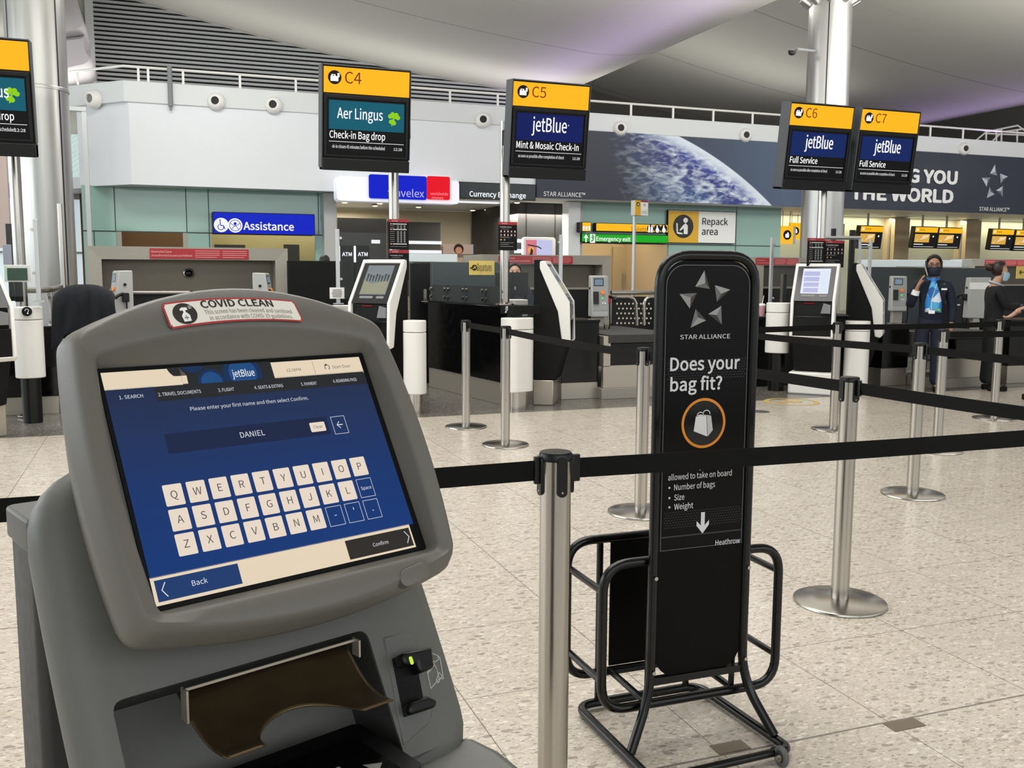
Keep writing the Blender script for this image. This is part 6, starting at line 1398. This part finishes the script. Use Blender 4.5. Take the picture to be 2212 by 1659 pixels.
def standing(t, hy):
    mask(t, hy, mat('mask_navy', '#141b30', .7))
    # hair falling to the shoulder on both sides
    for sg in (-1, 1):
        mb = MB(hair_d); mb.loft([[V((sg*.080+.017*math.cos(a), hy+.02+.05*math.sin(a), z)) for a in [2*math.pi*k/10 for k in range(10)]] for z in ((1.57, 1.50, 1.44, 1.40) if sg < 0 else (1.57, 1.54, 1.50, 1.48))], True, True); mb.build('hair_side', t, ang=180)
    g = MB(mat('glasses_dark', '#17110f', .3))
    for sg in (-1, 1): g.tube([(sg*.034+.026*math.cos(R(a)), hy-.098, 1.517+.019*math.sin(R(a))) for a in range(0, 360, 24)], .0032, 6, True)
    g.tube([(-.008, hy-.099, 1.519), (.008, hy-.099, 1.519)], .003, 6)
    for sg in (-1, 1): g.tube([(sg*.060, hy-.096, 1.519), (sg*.082, hy, 1.515)], .0028, 6)
    g.build('glasses', t)
    bl = mat('blouse_blue', '#2f8fd4', .6); nt = bl.node_tree; N, L = nt.nodes, nt.links; tc = nd2(nt, 'ShaderNodeTexCoord'); vo = nd2(nt, 'ShaderNodeTexVoronoi'); vo.inputs['Scale'].default_value = 11; L.new(tc.outputs['Object'], vo.inputs['Vector'])
    sp = nd2(nt, 'ShaderNodeSeparateColor'); L.new(vo.outputs['Color'], sp.inputs[0]); rp = nd2(nt, 'ShaderNodeValToRGB'); cr = rp.color_ramp
    cr.interpolation = 'CONSTANT'; cr.elements[0].color = lin('#2a86d0'); cr.elements[1].position = .3; cr.elements[1].color = lin('#5db4ea')
    for p, c in ((.5, '#dfeefa'), (.68, '#1b5fa8'), (.9, '#3aa0dc')): el = cr.elements.new(p); el.color = lin(c)
    L.new(sp.outputs[0], rp.inputs[0]); L.new(rp.outputs[0], N['Principled BSDF'].inputs['Base Color'])
    mb = MB(bl); L_ = []
    for j in range(11):
        f = j/10; z = 1.325-.365*f; hw_ = .026+.066*min(1, f*1.5)**.8; yo = -.128-.022*math.sin(math.pi*(.15+f*.7))
        L_.append([(hw_*g_/4+.012*f, yo-.012*math.cos(g_/4*1.5)+.025*abs(g_/4)**2, z) for g_ in range(-4, 5)])
    mb.loft(L_, closed=False); o = mb.build('blouse', t, ang=180); md = o.modifiers.new('t', 'SOLIDIFY'); md.thickness = .012
    mb = MB(mat('blouse_green', '#8cc04a', .6)); mb.add([(.02, -.166, .985), (.085, -.150, .975), (.085, -.150, 1.01)], [(0, 1, 2)]); mb.build('blouse_hem', t)
    mb = MB(mat('scarf_blue', '#2c7cc6', .6)); mb.tube([(.060*math.sin(R(a)), -.012-.066*math.cos(R(a)), 1.365-.022*math.cos(R(a))) for a in range(0, 360, 24)], .016, 8, True); mb.loft([[V((x, y-.112, z)) for x, y, z in ((-.02*k-.012, -.01*k, zz), (.012+.02*k, -.01*k, zz), (.012+.02*k, .014, zz), (-.02*k-.012, .014, zz))] for k, zz in ((.2, 1.37), (.8, 1.33), (1.6, 1.25), (1.2, 1.20))], True, True); mb.build('scarf', t, ang=180)
    MB(wht).rbox(.085, .148, -.142, -.132, 1.225, 1.245, .004, 'y').build('name_badge', t)
    mb = MB(wht); mb.rbox(-.045, .025, -.186, -.181, .945, .985, .005, 'y'); mb.tube([(-.01, -.184, .985), (-.02, -.182, 1.10), (.035, -.14, 1.30)], .003, 5); mb.build('lanyard_card', t)
    mb = MB(wht); mb.tube([(-.199, -.118, 1.165), (-.186, -.13, 1.215)], [.047, .042], 14); mb.build('shirt_cuff', t)
    ph = MB(greyl); M = Matrix.Translation(V((-.088, hy-.05, 1.455))) @ Matrix.Rotation(R(-18), 4, 'Y') @ Matrix.Rotation(R(20), 4, 'X'); ph.M = M; ph.rbox(-.006, .006, -.034, .034, -.06, .075, .006, 'x'); o = ph.build('mobile_phone', None, world=True, keep=True); o.parent = None
    o.data.transform(mw(t)); tag(o, 'silver mobile phone held to the ear of the standing woman', 'phone')
    xs = [v.co for v in o.data.vertices]; c = sum(xs, V())/len(xs); o.data.transform(Matrix.Translation(-c)); o.location = c
def nd2(nt, t): return nt.nodes.new(t)
wx, wy = Fz(2002, 845).x, Fz(2002, 845).y
person(wx, wy, -40, 'person in navy suit, blue blouse and dark mask, standing with a phone to one ear', 1.0,
       A=((-.245, -.02, 1.02), (-.178, -.135, 1.245), (-.142, -.135, 1.335), (.25, .1, 1), (.6, -.5, .6), (0, -1, .1)),
       Bm=((.235, .03, 1.02), (.225, -.03, .79), (.22, -.05, .71), (0, -.15, -1), (-.4, -.7, -.5), (0, -1, .15)), extras=standing)
def clerk(t, hy):
    mask(t, hy, mat('mask_pale_blue', '#a9cfe0', .7))
    mb = MB(hair_b); mb.lathe([(.01, -.05), (.04, -.035), (.052, 0), (.042, .035), (.01, .05)], (0, hy+.135, 1.56), 18); mb.build('hair_bun', t, ang=180)
    mb = MB(hair_b); mb.tube([(0, hy+.09, 1.56), (0, hy+.13, 1.56)], .035, 10); mb.build('hair_knot', t, ang=180)
    mb = MB(mat('collar_grey', '#b9bfc6', .7)); mb.tube([(.072*math.sin(R(a)), .0-.078*math.cos(R(a)), 1.352-.03*math.cos(R(a))) for a in range(0, 360, 24)], .015, 8, True); mb.build('collar', t, ang=180)
q = atY(2152, 590, 8.6); sw = (q.x, 8.6)
sw = tuple((CP + ray(2152, 600)*11.5)[:2])
person(sw[0], sw[1], 62, 'person with brown hair bun, pale blue mask and black jacket, in profile at a desk', .96, head_tilt=.12, skin=skin_b, suit=mat('black_suit', '#0b0c10', .8, noise=.1, nscale=200), hair=hair_b,
       A=((-.20, -.08, 1.06), (-.12, -.30, 1.08), (-.10, -.38, 1.07), (0, -1, -.1), (.5, -.5, -.2), (1, 0, 0)), Bm=((.20, -.08, 1.06), (.13, -.30, 1.06), (.12, -.38, 1.05), (0, -1, -.1), (-.5, -.5, -.2), (-1, 0, 0)), extras=clerk)
cw = tuple((CP + ray(2272, 600)*10.5)[:2])
person(cw[0], cw[1], -112, 'person in a navy padded jacket, mostly beyond the right edge, hand resting low', 1.02, skin=skin_b, suit=mat('navy_padded', '#17233c', .75, noise=.2, nscale=14), hair=hair_d,
       A=((-.22, -.06, 1.06), (-.20, -.26, .96), (-.19, -.33, .92), (0, -1, -.4), (.5, -.5, -.2), (1, 0, 0)), Bm=((.22, -.10, 1.08), (.16, -.30, 1.04), (.14, -.37, 1.02), (0, -1, -.2), (-.5, -.5, -.2), (-1, 0, 0)))
hw = tuple((CP + ray(1112, 600)*11.9)[:2])
person(hw[0], hw[1], -20, 'person with dark hair half hidden behind the black monitor on the long counter', .93, skin=skin_b, hair=hair_d,
       A=((-.22, -.06, 1.04), (-.14, -.24, .98), (-.12, -.31, .98), (0, -1, -.2), (.5, -.5, -.2), (1, 0, 0)), Bm=((.22, -.06, 1.04), (.14, -.24, .98), (.12, -.31, .98), (0, -1, -.2), (-.5, -.5, -.2), (-1, 0, 0)))
fw = tuple((CP + ray(702, 600)*16.5)[:2])
person(fw[0], fw[1], 150, 'person with dark hair far behind the black partition, only the hair showing', 1.03, skin=skin_b, hair=hair_d,
       A=((-.235, .03, 1.02), (-.225, -.03, .79), (-.22, -.05, .71), (0, -.15, -1), (.4, -.7, -.5), (0, -1, .15)), Bm=((.235, .03, 1.02), (.225, -.03, .79), (.22, -.05, .71), (0, -.15, -1), (-.4, -.7, -.5), (0, -1, .15)))
